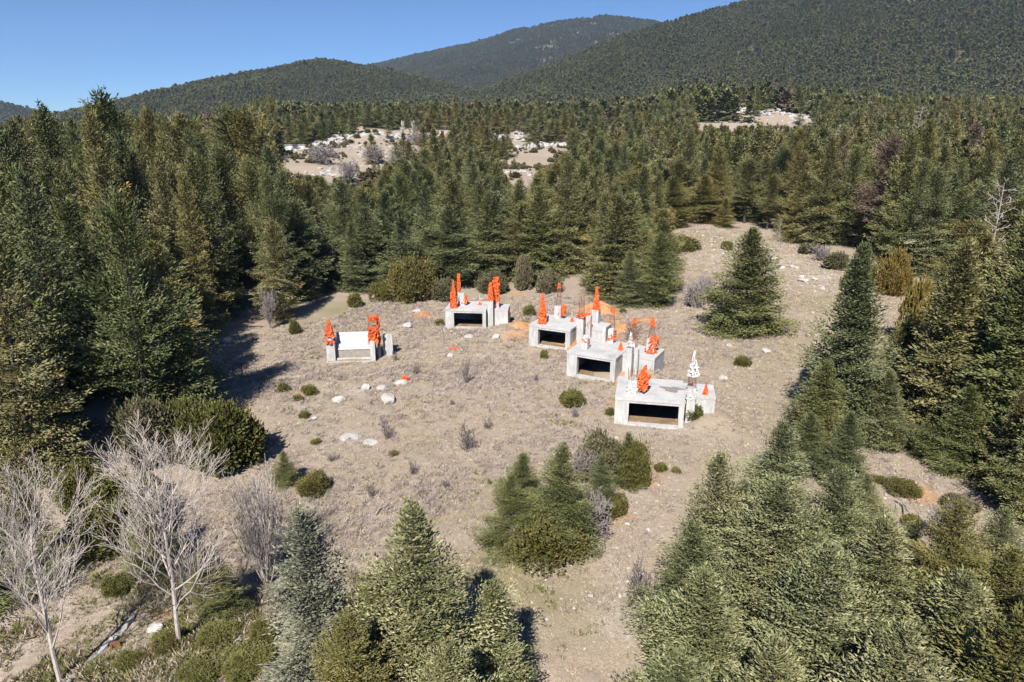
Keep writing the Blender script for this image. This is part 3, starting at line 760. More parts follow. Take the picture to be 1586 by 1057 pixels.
bushpx(685,412,360,38,'juniper_grey','dull round bush among the firs above the farthest shell')
bushpx(1260,395,374,40,'juniper_grey','grey-green bush at the upper end of the stony strip')
bushpx(455,520,495,20,'juniper','small bush at the foot of the left wood')
for bx, by, w, lb in [(470,650,15,'tiny bush on the meadow below the white flat stone'),(437,609,18,'tiny bush near the shadow of the left wood'),(476,614,22,'pair of tiny bushes on reddish earth near the left wood'),(460,622,12,'smallest bush beside the reddish earth'),
   (608,708,13,'tiny upright bush below the flat white stones'),(489,690,13,'tiny flat bush on the left meadow'),(1025,733,18,'tiny bush below the nearest shell at the thicket'),(372,811,16,'tiny bush by the bare thin shrub'),(1048,735,12,'tiny bush beside the tip of the thicket'),
   (680,505,14,'tiny bush left of the farthest shell'),(772,500,12,'tiny bush at the wing of the farthest shell'),(965,487,10,'tiny bush behind the second shell'),(1110,465,14,'tiny bush left of the solitary fir')]:
    bushpx(bx, by, by-w*0.9, w*1.3, 'broom', lb, name='small_bush')
for bx, by, ty, w, lb in [(255,1020,975,60,'green broom at the foot of the second bare tree'),(330,1010,965,70,'green broom right of the second bare tree'),(400,1000,960,50,'green broom below the small dark fir'),(170,930,890,55,'green broom in the gully beside the kerb'),
   (370,1060,1010,90,'yellow-green broom at the bottom edge left of the silver fir'),(190,1050,1010,50,'broom at the bottom edge beside the kerb'),(290,1075,1030,80,'broom at the bottom edge under the second bare tree')]:
    bushpx(bx, by, ty, w, 'broom', lb, 'broom in the lower left gully', name='broom_bush')

# ------------------------------------------------------------------ the woods: candidate trees, the 200-odd that show largest become individuals
def jgrid(x0, x1, y0, y1, c, g, jit=0.42):
    nx = int((x1-x0)/c); ny = int((y1-y0)/c)
    X, Y = np.meshgrid(x0+(np.arange(nx)+0.5)*c, y0+(np.arange(ny)+0.5)*c)
    X = X+(np.arange(ny) % 2)[:, None]*c*0.5
    return (X+g.uniform(-jit, jit, X.shape)*c).ravel(), (Y+g.uniform(-jit, jit, Y.shape)*c).ravel()

def pxa(x, y): return IW/2+FPX*(x/np.maximum(y, 1))/math.cos(PITCH)

OUTCROPS = [  # pixel column, distance, width, height of rocks, seed, label
 (505,415,20,3.5,1,'white limestone ledge at the left end of the far rocky rim'),(548,430,28,4.5,2,'white limestone ledge left of the twin poplars, above the far meadow'),(610,440,24,4.5,3,'white limestone ledge at the foot of the twin poplars'),(668,450,28,4.0,4,'pale limestone bank between the poplars and the little house'),
 (852,400,19,8.0,5,'bright limestone cliff on the hillside above the second shell'),(815,390,12,5.0,6,'smaller limestone crag left of the bright cliff'),(1118,590,44,9.0,7,'pale rocks in the saddle below the right mountain'),(1185,598,36,8.0,8,'pale rocks right of the saddle below the right mountain'),
 (950,520,14,6.0,9,'small pale rock above the wood right of the cliff'),(1238,595,18,10.0,10,'rock knob at the right end of the saddle'),(1577,540,12,5.0,11,'pale rock at the right border below the mountain'),(690,290,10,1.8,12,'pale ledge among the firs above the farthest shell'),(480,395,20,2.0,13,'low pale wall of rocks at the back of the far meadow'),(790,430,20,4.0,14,'pale rocky bank right of the little house')]
def wood_candidates():
    g = np.random.default_rng(21)
    x1, y1 = jgrid(-230, 230, 22, 236, 5.5, g)
    x2, y2 = jgrid(-640, 640, 236, 760, 7.2, g)
    x = np.concatenate([x1, x2]); y = np.concatenate([y1, y2])
    ok = np.abs(x) < 0.86*y+14
    x, y = x[ok], y[ok]
    px = pxa(x, y); D = np.hypot(x, y)
    dc = poly_dist(x, y, CLEAR); inside = poly_in(x, y, CLEAR) | poly_in(x, y, POCKET) | poly_in(x, y, STRIP) | poly_in(x, y, GAP)
    keep = ~inside & (dc > np.where((px > 1030) & (D < 140), 3.2, 1.8))
    keep &= ~((y < 37) & (x > 8)) & ~((y < 62) & (x > 8) & (x < 29))         # right-hand foreground is planted by hand
    keep &= ~((y < 36) & (x > -60))
    pr = np.ones(len(x))
    hill = (px > 425) & (px < 1010) & (D > 265) & (D < 560)
    pr = np.where(hill, 0.75, pr)
    pr = np.where((px > 425) & (px < 620) & (D > 255) & (D < 420), 0.35, pr)
    pr = np.where((px > 880) & (px < 1010) & (D > 230), 0.75, pr)
    pr = np.where((px > 1082) & (px < 1256) & (D > 545) & (D < 640), 0.30, pr)
    pr = np.where((px > 430) & ~hill & (D < 400), pr*0.72, pr)
    keep &= g.random(len(x)) < pr
    for opx, oD, ow in [(o[0], o[1], o[2]) for o in OUTCROPS]+[(632, 425, 14), (690, 400, 5)]:
        hw = ow*0.5*1105/oD
        keep &= ~((np.abs(px-opx) < hw+5) & (D > oD-85) & (D < oD+12) & (D > 200) & (g.random(len(x)) < 0.86))
    for tx, ty, tr in TAKEN: keep &= np.hypot(x-tx, y-ty) > tr+1.2
    x, y, px, D, dc = x[keep], y[keep], px[keep], D[keep], dc[keep]
    n = len(x)
    H = 13.5+6*fbm(x, y, 45, 61, 2)+g.normal(0, 3.0, n)
    left = px < 430
    H = np.where(left, H+3.2+2.5*sstep(60, 110, D)*sstep(300, 180, D), H)
    H = np.where(left & (D > 75) & (D < 190), H+g.uniform(0, 4, n)*(g.random(n) < 0.5), H)
    mid = (px > 430) & (px < 1030) & (D < 230)
    H = np.where(mid, H*0.86, H)
    H = np.where((px > 430) & (px < 1010) & (D > 240), H*0.72, H)
    H = H*(0.62+0.38*sstep(0, 9, dc))
    H = np.clip(H*g.uniform(0.85, 1.12, n), 3.5, 24)
    z = hgt(x, y)
    # how high the tree tops of the woods stand, column by column
    cap = np.interp(px, [-100,0,60,110,165,210,250,300,350,400,425,432,560,600,650,700,760,800,840,880,930,1010,1075,1085,1255,1265,1586], [195,200,172,205,150,185,182,190,172,185,235,268,282,258,236,214,232,285,262,205,192,188,184,196,196,180,178])+np.where(px < 430, g.uniform(0, 75, n), g.uniform(0, 34, n))*(g.random(n) < 0.85)
    dy = math.cos(PITCH)+(IH/2-cap)/FPX*math.sin(PITCH); dz_ = -math.sin(PITCH)+(IH/2-cap)/FPX*math.cos(PITCH)
    Hc = CZ+dz_/dy*y-z
    H = np.where(((D < 330) & (D > 60)) | ((px > 1070) & (px < 1265) & (D < 560) & (D > 60)), np.clip(np.minimum(H, Hc), 3.0, 26), H)
    return x, y, z, H, px, D, dc
wx, wy, wz, wh, wpx, wD, wdc = wood_candidates()

def visible_area(x, y, z, H, rel=0.2):
    """pixels each tree would show in a coarse picture of the place, nearer trees in front"""
    s = 0.3; w, h = int(IW*s), int(IH*s); own = np.full((h, w), -1, np.int32)
    for (tx, ty, tr) in TAKEN:
        pass
    order = np.argsort(np.hypot(x, y))
    cx, yb = project(x, y, z); ct, yt = project(x, y, z+H)
    f = FPX/(y*math.cos(PITCH)+(CZ-z)*math.sin(PITCH)); wr = H*rel*f
    cnt = np.zeros(len(x), int)
    for i in order:
        a, b = int(yt[i]*s), int(yb[i]*s)
        if b < 0 or a >= h or b <= a: continue
        for r in range(max(a, 0), min(b+1, h)):
            hw = wr[i]*s*min(1, ((r-a)/(b-a)*1.25+0.12))
            c0 = max(0, int((cx[i]*s-hw))); c1 = min(w, int(cx[i]*s+hw)+1)
            if c1 <= c0: continue
            seg = own[r, c0:c1]; fr = seg < 0; cnt[i] += fr.sum(); seg[fr] = i
    return cnt
cnt = visible_area(wx, wy, wz, wh)
N_IND = 292-N_FIR[0]
rank = np.argsort(-cnt)
ind = rank[:N_IND]; rest = rank[N_IND:]

g = np.random.default_rng(5)
TINTS = {'fir_olive': 'olive-green', 'fir_green': 'dark green', 'fir_blue': 'blue-green', 'fir_yellow': 'yellow-tinged', 'fir_brown': 'rust-brown'}
def tint_of(x, y, px):
    v = fbm(np.array([x]), np.array([y]), 26, 91, 2)[0]+g.normal(0, 0.16)
    if px > 1000 and g.random() < 0.03: return 'fir_brown'
    if 480 < px < 1010 and y < 260: return 'fir_blue' if v > 0.58 else ('fir_green' if v > 0.36 else 'fir_olive')
    if v > 0.80: return 'fir_blue'
    if v > 0.60: return 'fir_green'
    if v < 0.28: return 'fir_yellow'
    return 'fir_olive'
def zone_of(px, D, dc):
    edge = dc < 9
    if px < 430:
        if edge: return 'on the edge of the left wood', 'left wood, clearing edge'
        return ('deep in the left wood', 'left wood, interior') if D < 105 else ('at the top of the left wood', 'left wood, skyline')
    if px < 1030:
        if D < 240: return ('in front row behind shells', 'wood behind the shells, front row') if edge else ('in the wood behind the shells', 'wood behind the shells')
        return 'on the far hillside', 'far hillside'
    if edge: return 'along the right meadow strip', 'right wood, meadow edge'
    return ('in the nearer right wood', 'right wood, nearer half') if D < 230 else ('in the distant right wood', 'right wood, distant half')
COLS = [(60,'at the left border'),(130,'above the first bare tree'),(215,'above the yellow-green bush'),(290,'above the second bare tree'),(360,'above the large rounded bush'),(430,'above the thin bare shrub'),(510,'above the silver fir'),
 (580,'above the leftmost shell'),(680,'above the round bush'),(740,'above the farthest shell'),(800,'right of the farthest shell'),(860,'above the meadow clump'),(930,'above the second shell'),(1000,'above the third shell'),
 (1080,'above the nearest shell'),(1140,'left of the solitary fir'),(1215,'above the solitary fir'),(1330,'above the grey-green rim fir'),(1420,'above the golden bush'),(1500,'above the big olive fir'),(9999,'at the right border')]
ORD = ['upper', 'second', 'third', 'fourth', 'fifth', 'sixth', 'seventh', 'eighth']
WOOD = []
for i in ind:
    tn = tint_of(wx[i], wy[i], wpx[i])
    zl, zg = zone_of(wpx[i], wD[i], wdc[i])
    size = 'tall ' if wh[i] > 15 else ('low ' if wh[i] < 9 else '')
    if wpx[i] < 430: var = str(g.choice(['cone', 'cone', 'column', 'old']))
    elif wpx[i] < 1030: var = str(g.choice(['cone', 'cone', 'column', 'loose']))
    else: var = str(g.choice(['cone', 'column', 'column', 'old', 'cone']))
    col = next(t for k, t in COLS if project(wx[i], wy[i], wz[i]+wh[i])[0] < k)
    WOOD.append((i, tn, var, f'{size}{TINTS[tn]} fir {zl}, {col}', f'firs of the {zg}'))
same = {}
for w in WOOD: same.setdefault(w[3], []).append(w)
for lab, ws in same.items():
    ws.sort(key=lambda w: project(wx[w[0]], wy[w[0]], wz[w[0]]+wh[w[0]])[1])
    for k, (i, tn, var, _, grp) in enumerate(ws):
        l2 = lab if len(ws) == 1 else (('upper ' if k == 0 else ('lowest ' if k == len(ws)-1 else ORD[k]+'-highest '))+lab)
        if len(l2.replace('-', ' ').split()) > 16: l2 = l2.replace('in the ', 'in ').replace(' of the ', ' of ').replace('above the ', 'above ').replace('along the ', 'along ').replace(' on the ', ' on ').replace(' at the top of left', ' atop left')
        put_fir((wx[i], wy[i], wz[i]), float(wh[i]), tn, l2, grp, None, var, float(np.clip((3.7 if wpx[i] < 430 else 4.7)/(0.30*wh[i]), 0.55, 1.5)*g.uniform(0.85, 1.22)))

# the rest of the woods: one mass each, instanced on points
def proto_coll(name, objs):
    c = bpy.data.collections.new(name)
    for i, (nm, me, mt) in enumerate(objs):
        o = bpy.data.objects.new('%s_%02d' % (nm, i), me); c.objects.link(o)
        if mt: set_mat(o, mt)
    return c

def scatter(name, pts, scl, rot, idx, coll, label, cat, kind='stuff', group=None):
    n = len(pts)
    me = bpy.data.meshes.new(name); me.vertices.add(n); me.vertices.foreach_set('co', np.asarray(pts, np.float32).ravel())
    a = me.attributes.new('scl', 'FLOAT_VECTOR', 'POINT'); a.data.foreach_set('vector', np.asarray(scl, np.float32).ravel())
    a = me.attributes.new('rot', 'FLOAT_VECTOR', 'POINT'); a.data.foreach_set('vector', np.asarray(rot, np.float32).ravel())
    a = me.attributes.new('idx', 'INT', 'POINT'); a.data.foreach_set('value', np.asarray(idx, np.int32))
    o = link(name, me); tag(o, label, cat, group, kind)
    t = bpy.data.node_groups.new(name+'_scatter', 'GeometryNodeTree')
    t.interface.new_socket('Geometry', in_out='INPUT', socket_type='NodeSocketGeometry'); t.interface.new_socket('Geometry', in_out='OUTPUT', socket_type='NodeSocketGeometry')
    gi = t.nodes.new('NodeGroupInput'); go = t.nodes.new('NodeGroupOutput'); ip = t.nodes.new('GeometryNodeInstanceOnPoints')
    ci = t.nodes.new('GeometryNodeCollectionInfo'); ci.inputs['Collection'].default_value = coll; ci.inputs['Separate Children'].default_value = True; ci.inputs['Reset Children'].default_value = True
    def attr(nm, ty):
        q = t.nodes.new('GeometryNodeInputNamedAttribute'); q.data_type = ty; q.inputs['Name'].default_value = nm; return q.outputs['Attribute']
    L = t.links.new
    L(gi.outputs[0], ip.inputs['Points']); L(ci.outputs[0], ip.inputs['Instance']); ip.inputs['Pick Instance'].default_value = True
    L(attr('idx', 'INT'), ip.inputs['Instance Index']); L(attr('scl', 'FLOAT_VECTOR'), ip.inputs['Scale'])
    e = t.nodes.new('FunctionNodeEulerToRotation'); L(attr('rot', 'FLOAT_VECTOR'), e.inputs[0]); L(e.outputs[0], ip.inputs['Rotation'])
    L(ip.outputs[0], go.inputs[0])
    md = o.modifiers.new('scatter', 'NODES'); md.node_group = t
    return o

tl = ['fir_olive', 'fir_green', 'fir_olive', 'fir_yellow', 'fir_olive', 'fir_blue', 'fir_olive', 'fir_green']
P2 = []
for k, (cm, tm, f) in enumerate(FIR[2]):
    for tn in (tl[k % 8], tl[(k+3) % 8]): P2.append(('a_fir', cm, M[tn]))
P2.append(('b_dying', FIR[2][1][0], M['fir_brown'])); P2.append(('b_dying', FIR[2][2][0], M['fir_brown']))
P2.append(('c_bush', BUSH[2][0][0], M['juniper'])); P2.append(('c_bush', BUSH[2][1][0], M['juniper_grey']))
nf = 2*len(FIR[2]); n1 = len(P2)
for k, (cm, tm, f) in enumerate(FIR[1]): P2.append(('d_near_fir', cm, M[tl[(k*3+1) % 8]]))
C2 = proto_coll('mid_wood_kinds', P2)
n = len(rest); idx = g.integers(0, nf, n); idx = np.where(g.random(n) < 0.014, nf+g.integers(0, 2, n), idx)
hl = (wpx[rest] > 425) & (wpx[rest] < 1010) & (wD[rest] > 255) & (wD[rest] < 560) & (g.random(n) < 0.35); idx = np.where(hl, nf+2+g.integers(0, 2, n), idx)
nearr = wD[rest] < 200; idx = np.where(nearr, n1+g.integers(0, len(FIR[1]), n), idx)
s = wh[rest]/np.where(nearr, 13.0, 14.0); s = np.where(hl, g.uniform(1.3, 3.0, n), s); wdt = np.clip(np.where(wpx[rest] < 430, 3.8, 4.7)/(0.28*wh[rest]), 0.62, 1.5)*g.uniform(0.85, 1.25, n)
scatter('fir_wood', np.stack([wx[rest], wy[rest], wz[rest]-0.05], -1), np.stack([s*wdt, s*wdt, s], -1), np.stack([np.zeros(n), np.zeros(n), g.uniform(0, 6.28, n)], -1), idx, C2,
        'dense fir wood filling the middle distance behind the clearing', 'forest')

# ------------------------------------------------------------------ forest on the mountains
def far_forest():
    g = np.random.default_rng(33)
    out = []
    for r0, r1, c in ((560, 1700, 6.4), (1700, 3200, 7.6), (3200, 5600, 11.0)):
        x, y = jgrid(-0.80*r1-50, 0.80*r1+50, r0*0.60, r1, c, g, 0.5)
        D = np.hypot(x, y); ok = (D > r0) & (D < r1) & (np.abs(x) < 0.80*y)
        x, y = x[ok], y[ok]; D = D[ok]
        z = np.maximum(h_base(x, y), h_mount(x, y).max(0))
        out.append((x, y, z, D))
    x, y, z, D = [np.concatenate([o[k] for o in out]) for k in range(4)]
    # drop what the ridges in front hide
    na, nr = 500, 700
    az = np.linspace(-0.70, 0.70, na); r = np.geomspace(300, 5600, nr)
    R, A = np.meshgrid(r, az, indexing='ij'); X = R*np.sin(A); Y = R*np.cos(A)
    E = (np.maximum(h_base(X, Y), h_mount(X, Y).max(0))-CZ)/R
    mx = np.maximum.accumulate(E, 0)
    ai = np.clip(((np.arctan2(x, y)+0.70)/1.40*(na-1)).astype(int), 0, na-1)
    ri = np.clip(np.searchsorted(r, D*0.985)-1, 0, nr-1)
    e = (z+22-CZ)/D
    ok = e > mx[ri, ai]-0.0015
    th = fbm(x, y, 130, 55, 3)
    bare = (th > 0.74) & (g.random(len(x)) < 0.75)
    pk = np.hypot(x-MOUNT['mountain_middle'][0][5][0], y-MOUNT['mountain_middle'][0][5][1])      # thin wood round the stony summit
    bare |= (pk < 900) & (fbm(x, y, 90, 57, 3) > 0.56) & (g.random(len(x)) < 0.8)
    pxx = pxa(x, y); bare |= (pxx > 1082) & (pxx < 1256) & (D > 565) & (D < 640) & (g.random(len(x)) < 0.8)
    ok &= ~bare & (g.random(len(x)) < 0.95)
    # thin stand on the open valley floor
    px = pxa(x, y)
    ok &= ~((px > 430) & (px < 1000) & (D < 620) & (g.random(len(x)) < 0.6))
    x, y, z, D = x[ok], y[ok], z[ok], D[ok]; n = len(x)
    H = (9+8*fbm(x, y, 160, 71, 2)+g.normal(0, 2.2, n)).clip(4, 22)*np.where(D > 3200, 1.15, 1.0)
    wdt = g.uniform(1.0, 1.5, n)*np.where(D > 3200, 1.35, 1.1)
    return x, y, z, D, H, wdt
fx, fy, fz, fD, fH, fw = far_forest()
P3 = []
for k, (cm, tm, f) in enumerate(FIR[3]):
    for tn in ('juniper_grey', 'fir_green', 'fir_blue' if k % 2 else 'fir_olive'): P3.append(('a_fir', cm, M[tn]))
P3.append(('b_fir', FIR[3][1][0], M['fir_brown']))
C3 = proto_coll('mountain_forest_kinds', P3)
hm = np.concatenate([h_mount(fx, fy), h_base(fx, fy)[None]]); own = hm.argmax(0)
for k, (nm, lb) in enumerate([('right', 'dense fir forest covering the big mountain flank at the right'), ('left', 'fir forest on the rounded hill left of centre'), ('middle', 'bluish fir forest on the distant middle peak'),
        ('far_left', 'hazy forest on the low far ridge at the left border'), ('valley', 'fir forest on the valley floor below the mountains')]):
    q = np.nonzero(own == k)[0]; n = len(q)
    if not n: continue
    idx = g.integers(0, len(P3)-1, n); idx = np.where(g.random(n) < 0.012, len(P3)-1, idx)
    s = fH[q]/14.0
    scatter('forest', np.stack([fx[q], fy[q], fz[q]-0.3], -1), np.stack([s*fw[q], s*fw[q], s], -1), np.stack([g.normal(0, 0.04, n), g.normal(0, 0.04, n), g.uniform(0, 6.28, n)], -1), idx, C3, lb, 'forest')
print('TREES', N_FIR, len(rest), len(fx), 'TRIS', sum(len(m.polygons) for m in bpy.data.meshes), {l: [len(c[0].polygons) for c in FIR[l]] for l in FIR})

# ------------------------------------------------------------------ the unfinished concrete shells
def box_mesh(name, b, mat):
    u0, u1, v0, v1, w0, w1 = b
    V = [(u0,v0,w0),(u1,v0,w0),(u1,v1,w0),(u0,v1,w0),(u0,v0,w1),(u1,v0,w1),(u1,v1,w1),(u0,v1,w1)]
    T = [(0,3,2,1),(4,5,6,7),(0,1,5,4),(1,2,6,5),(2,3,7,6),(3,0,4,7)]
    return mk_mesh(name, V, T, None, mat)
def box(name, b, mat, parent): return link(name, box_mesh(name, b, mat), parent)

def wrap_mesh(seed, r0, r1, h, mat, folds=0.14, sag=0.0):
    """crumpled plastic sheeting tied round bars: uneven tapering sleeve, wrinkled and closed at the top"""
    g = np.random.default_rng(seed); nr, ns = max(8, int(h*7)), 20; V = []; T = []
    ph = g.uniform(0, 6.28, 6); tie = g.uniform(0.3, 0.7, 2)
    for i in range(nr+1):
        f = i/nr; r = r0+(r1-r0)*f**0.9
        r *= 1-0.07*math.exp(-((f-tie[0])/0.04)**2)-0.06*math.exp(-((f-tie[1])/0.03)**2)
        for k in range(ns):
            a = k*2*math.pi/ns
            sq = 1/max(abs(math.cos(a)), abs(math.sin(a)))**0.55
            q = r*sq*(1+folds*math.sin(a*5+ph[0]+f*5)*0.6+folds*0.6*math.sin(a*9+ph[1]-f*9)+g.normal(0, folds*0.6))
            V.append((q*math.cos(a)+sag*f*f, q*math.sin(a), h*f+(g.normal(0, 0.05) if i in (0, nr) else g.normal(0, 0.02))))
    for i in range(nr):
        for k in range(ns):
            k2 = (k+1) % ns; T += [(i*ns+k, i*ns+k2, (i+1)*ns+k2), (i*ns+k, (i+1)*ns+k2, (i+1)*ns+k)]
    T = [q for q in T if g.random() > 0.05]
    c = len(V); V.append((sag, 0, h*1.02))
    for k in range(ns): T.append((nr*ns+k, nr*ns+(k+1) % ns, c))
    return mk_mesh('wrap', V, T, None, mat)

def cage_mesh(seed, r0, r1, h, nb=12, mat=None, ties=0.35):
    g = np.random.default_rng(seed); parts = []
    for k in range(nb):
        a = k*2*math.pi/nb; c = math.cos(a); s_ = math.sin(a); sq = 1/max(abs(c), abs(s_))**0.6
        hh = h*g.uniform(0.86, 1.0); e = g.normal(0, 0.05, 2)
        parts.append(tube([(r0*sq*c, r0*sq*s_, -0.1), (0.5*(r0+r1)*sq*c+e[0]*0.4, 0.5*(r0+r1)*sq*s_+e[1]*0.4, hh*0.5), (r1*c+e[0], r1*s_+e[1], hh)], [0.013]*3, 3))
    z = 0.25
    while z < h*0.85:
        r = r0+(r1-r0)*z/h; th = np.linspace(0, 2*math.pi, 9)
        parts.append(tube([(r*1.08*math.cos(t), r*1.08*math.sin(t), z+g.normal(0, 0.015)) for t in th], [0.011]*9, 3)); z += ties*g.uniform(0.8, 1.3)
    V, T, _ = join(parts)
    return mk_mesh('rebar', V, T, None, mat or M['rust'])

SEED = [900]
def column(e, u, v, z, size, stub, cage=None, wraps=(), two=False):
    """stub of a column (part) with its bars and plastic wrappings (sub-parts); wraps: (z, r0, r1, h, mat, sag)"""
    SEED[0] += 1
    c = link('column', box_mesh('column', (-size/2, size/2, -size/2, size/2, -0.05, stub), M['concrete']), e, (u, v, z))
    if cage: link('rebar', cage_mesh(SEED[0], *cage), c, (0, 0, stub-0.05))
    for w in wraps:
        SEED[0] += 7
        k = link('wrap', wrap_mesh(SEED[0], w[1]*0.86, w[2]*0.8, w[3], M[w[4]], 0.24, w[5] if len(w) > 5 else 0), c, (w[6] if len(w) > 6 else 0, 0, w[0]))
    return c

def shell(x, y, deg, Wd, Dp, a, b, Hh, wing, label, zg=None, door=True):
    """open-fronted concrete box with a wide left pier, slim right pier, lintel, flat roof and a wing set back at the right"""
    z = float(hgt(np.array([x+2.0]), np.array([y+1.0]))[0]) if zg is None else zg
    e = link('concrete_shell', None, None, (x, y, z), math.radians(deg)); e.empty_display_size = 0.3
    t = 0.24; top = Hh-t; lo = -0.9
    box('pier', (0, a, 0, 0.5, lo, top-0.002), M['concrete'], e)
    box('pier', (Wd-b, Wd, 0, 0.45, lo, top-0.002), M['concrete'], e)
    box('lintel', (a+0.002, Wd-b-0.002, 0.02, 0.42, top-0.20, top-0.004), M['concrete'], e)
    box('wall', (0.012, 0.22, 0.502, Dp-0.222, lo, top-0.003), M['concrete'], e)
    box('wall', (Wd-0.22, Wd-0.012, 0.452, Dp-0.222, lo, top-0.003), M['concrete'], e)
    box('wall', (0.014, Wd-0.014, Dp-0.22, Dp-0.01, lo, top-0.005), M['concrete'], e)
    r = box('roof', (-0.03, Wd+0.03, -0.03, Dp+0.03, top, Hh), M['roof'], e)
    box('floor', (0.222, Wd-0.222, 0.503, Dp-0.222, lo, 0.10), M['dirt_floor'], e)
    box('sill', (a+0.003, Wd-b-0.003, -0.12, 0.500, lo, 0.16), M['concrete'], e)
    if wing:
        u1, v0, v1, hw = wing
        box('wing_wall', (Wd+0.034, u1, v0, v0+0.25, lo, hw-0.24), M['concrete'], e)
        box('wing_wall', (u1-0.25, u1-0.003, v0+0.252, v1, lo, hw-0.241), M['concrete'], e)
        box('wing_wall', (Wd+0.036, u1-0.253, v1-0.25, v1-0.003, lo, hw-0.242), M['concrete'], e)
        box('wing_roof', (Wd+0.036, u1+0.03, v0-0.03, v1+0.03, hw-0.238, hw), M['roof'], e)
    tag(e, label, 'building', 'unfinished concrete shells in the clearing')
    return e

O, Wh = 'orange', 'white_sheet'
# nearest shell
e = shell(8.40, 51.75, -11.5, 5.5, 5.0, 1.12, 0.42, 2.42, (8.0, 1.7, 4.6, 2.36), 'nearest concrete shell, with tall white-wrapped bars on its right column')
column(e, 1.30, 1.35, 2.42, 0.72, 1.15, (0.34, 0.42, 1.1, 14), [(0.1, 0.47, 0.42, 1.0, Wh), (0.25, 0.42, 0.55, 1.35, O, 0.25, 0.75), (1.25, 0.42, 0.10, 1.15, O, 0.2, 0.80)])
column(e, 6.02, 1.12, -0.6, 0.66, 3.9, (0.34, 0.16, 3.1, 14), [(3.0, 0.42, 0.40, 0.85, Wh), (4.9, 0.46, 0.38, 0.75, Wh, 0.1), (5.6, 0.34, 0.06, 1.35, Wh)])
column(e, 7.25, 2.25, 2.30, 0.10, 0.25, None, [(0.0, 0.30, 0.05, 0.95, O)])
th = np.linspace(0, 6.28, 19)[:-1]; rr = 0.85+0.25*np.sin(th*3)+0.15*np.sin(th*5+1)
link('stain', mk_mesh('stain', np.stack([4.55+1.0*rr*np.cos(th), 2.7+0.75*rr*np.sin(th), np.full(18, 2.4235)], -1), [list(range(18))], None, M['stain']), e)
# third shell
e = shell(5.38, 63.55, -28.0, 5.0, 5.4, 1.05, 0.50, 2.50, (8.2, 1.9, 5.3, 2.44), 'third concrete shell, sunk in the slope with a long low wing', 0.05)
column(e, 1.25, 1.6, 2.50, 0.70, 1.05, None, [(0.75, 0.44, 0.40, 0.28, O), (1.0, 0.36, 0.30, 0.3, Wh)])
column(e, 2.1, 4.7, 2.50, 0.35, 1.55)
column(e, 2.85, 4.65, 2.50, 0.55, 1.45, None, [(0.35, 0.40, 0.33, 0.7, O, 0.15)])
column(e, 6.05, 0.95, -0.6, 0.58, 4.1, (0.30, 0.12, 1.3, 12), [(4.2, 0.34, 0.08, 1.35, Wh)])
column(e, 6.62, 1.30, 0.3, 0.36, 3.0)
column(e, 7.35, 3.5, 2.42, 0.75, 1.5, (0.34, 0.14, 2.0, 14), [(0.1, 0.56, 0.50, 1.5, O, 0.3), (2.7, 0.28, 0.12, 0.9, O)])
column(e, 5.3, 4.3, 2.42, 0.5, 0.5, (0.42, 0.12, 2.6, 14), [(2.55, 0.26, 0.12, 0.55, O)])
column(e, 4.5, 2.8, 2.50, 0.10, 0.2, None, [(0.0, 0.30, 0.05, 0.8, O)])
# second shell
e = shell(1.90, 73.6, -26.0, 4.95, 5.0, 1.1, 0.55, 2.45, (8.1, 1.8, 4.6, 2.40), 'second concrete shell, with a tall orange cone on its left corner, by red earth', 0.0)
column(e, 1.2, 1.0, 2.45, 0.5, 0.9, None, [(0.0, 0.52, 0.44, 1.3, O), (1.2, 0.46, 0.08, 2.3, O)])
column(e, 1.9, 4.1, 2.45, 0.8, 1.45, (0.30, 0.14, 2.4, 12), [(0.35, 0.42, 0.40, 1.15, O, 0.15, 0.4), (3.5, 0.22, 0.14, 0.55, O)])
column(e, 5.75, 1.2, -0.6, 0.70, 4.4, (0.32, 0.20, 2.6, 14), [(4.25, 0.50, 0.48, 0.35, O)])
column(e, 6.55, 1.45, 0.0, 0.5, 3.9, None, [(2.5, 0.30, 0.28, 1.6, O, -0.2)])
column(e, 6.4, 4.2, 2.40, 0.8, 1.5, None, [(1.3, 0.44, 0.40, 0.6, O), (1.8, 0.40, 0.12, 2.3, O)])
column(e, 8.0, 5.2, 0.2, 0.5, 1.6, (0.34, 0.12, 2.6, 12), [(3.4, 0.26, 0.16, 0.5, O)])
column(e, 3.9, 3.2, 2.45, 0.08, 1.1, None, [(0.0, 0.26, 0.06, 0.55, O)])
# farthest shell
e = shell(-8.15, 80.6, -5.5, 5.0, 4.3, 1.05, 0.42, 2.42, (7.6, 0.9, 3.5, 2.36), 'farthest concrete shell, with two big orange-wrapped columns on its right', 0.0)
column(e, 0.95, 0.75, 2.42, 0.45, 0.9, None, [(0.0, 0.50, 0.40, 1.4, O), (1.3, 0.40, 0.05, 2.2, O)])
column(e, 1.75, 2.4, 2.42, 0.65, 1.45, None, [(0.2, 0.42, 0.36, 1.0, O, 0.1, 0.25)])
column(e, 1.2, 3.2, 2.42, 0.3, 1.6, None, [(1.5, 0.27, 0.22, 2.2, O)])
column(e, 5.55, 0.45, -0.6, 0.62, 4.2, None, [(4.2, 0.44, 0.34, 0.9, O), (5.0, 0.36, 0.2, 1.3, O)])
column(e, 6.1, 1.6, 2.36, 0.7, 0.8, None, [(0.0, 0.40, 0.46, 1.8, O, -0.1), (1.7, 0.46, 0.44, 2.1, O)])
column(e, 3.9, 2.6, 2.42, 0.06, 1.3, None, [(0.0, 0.28, 0.05, 0.4, O)])
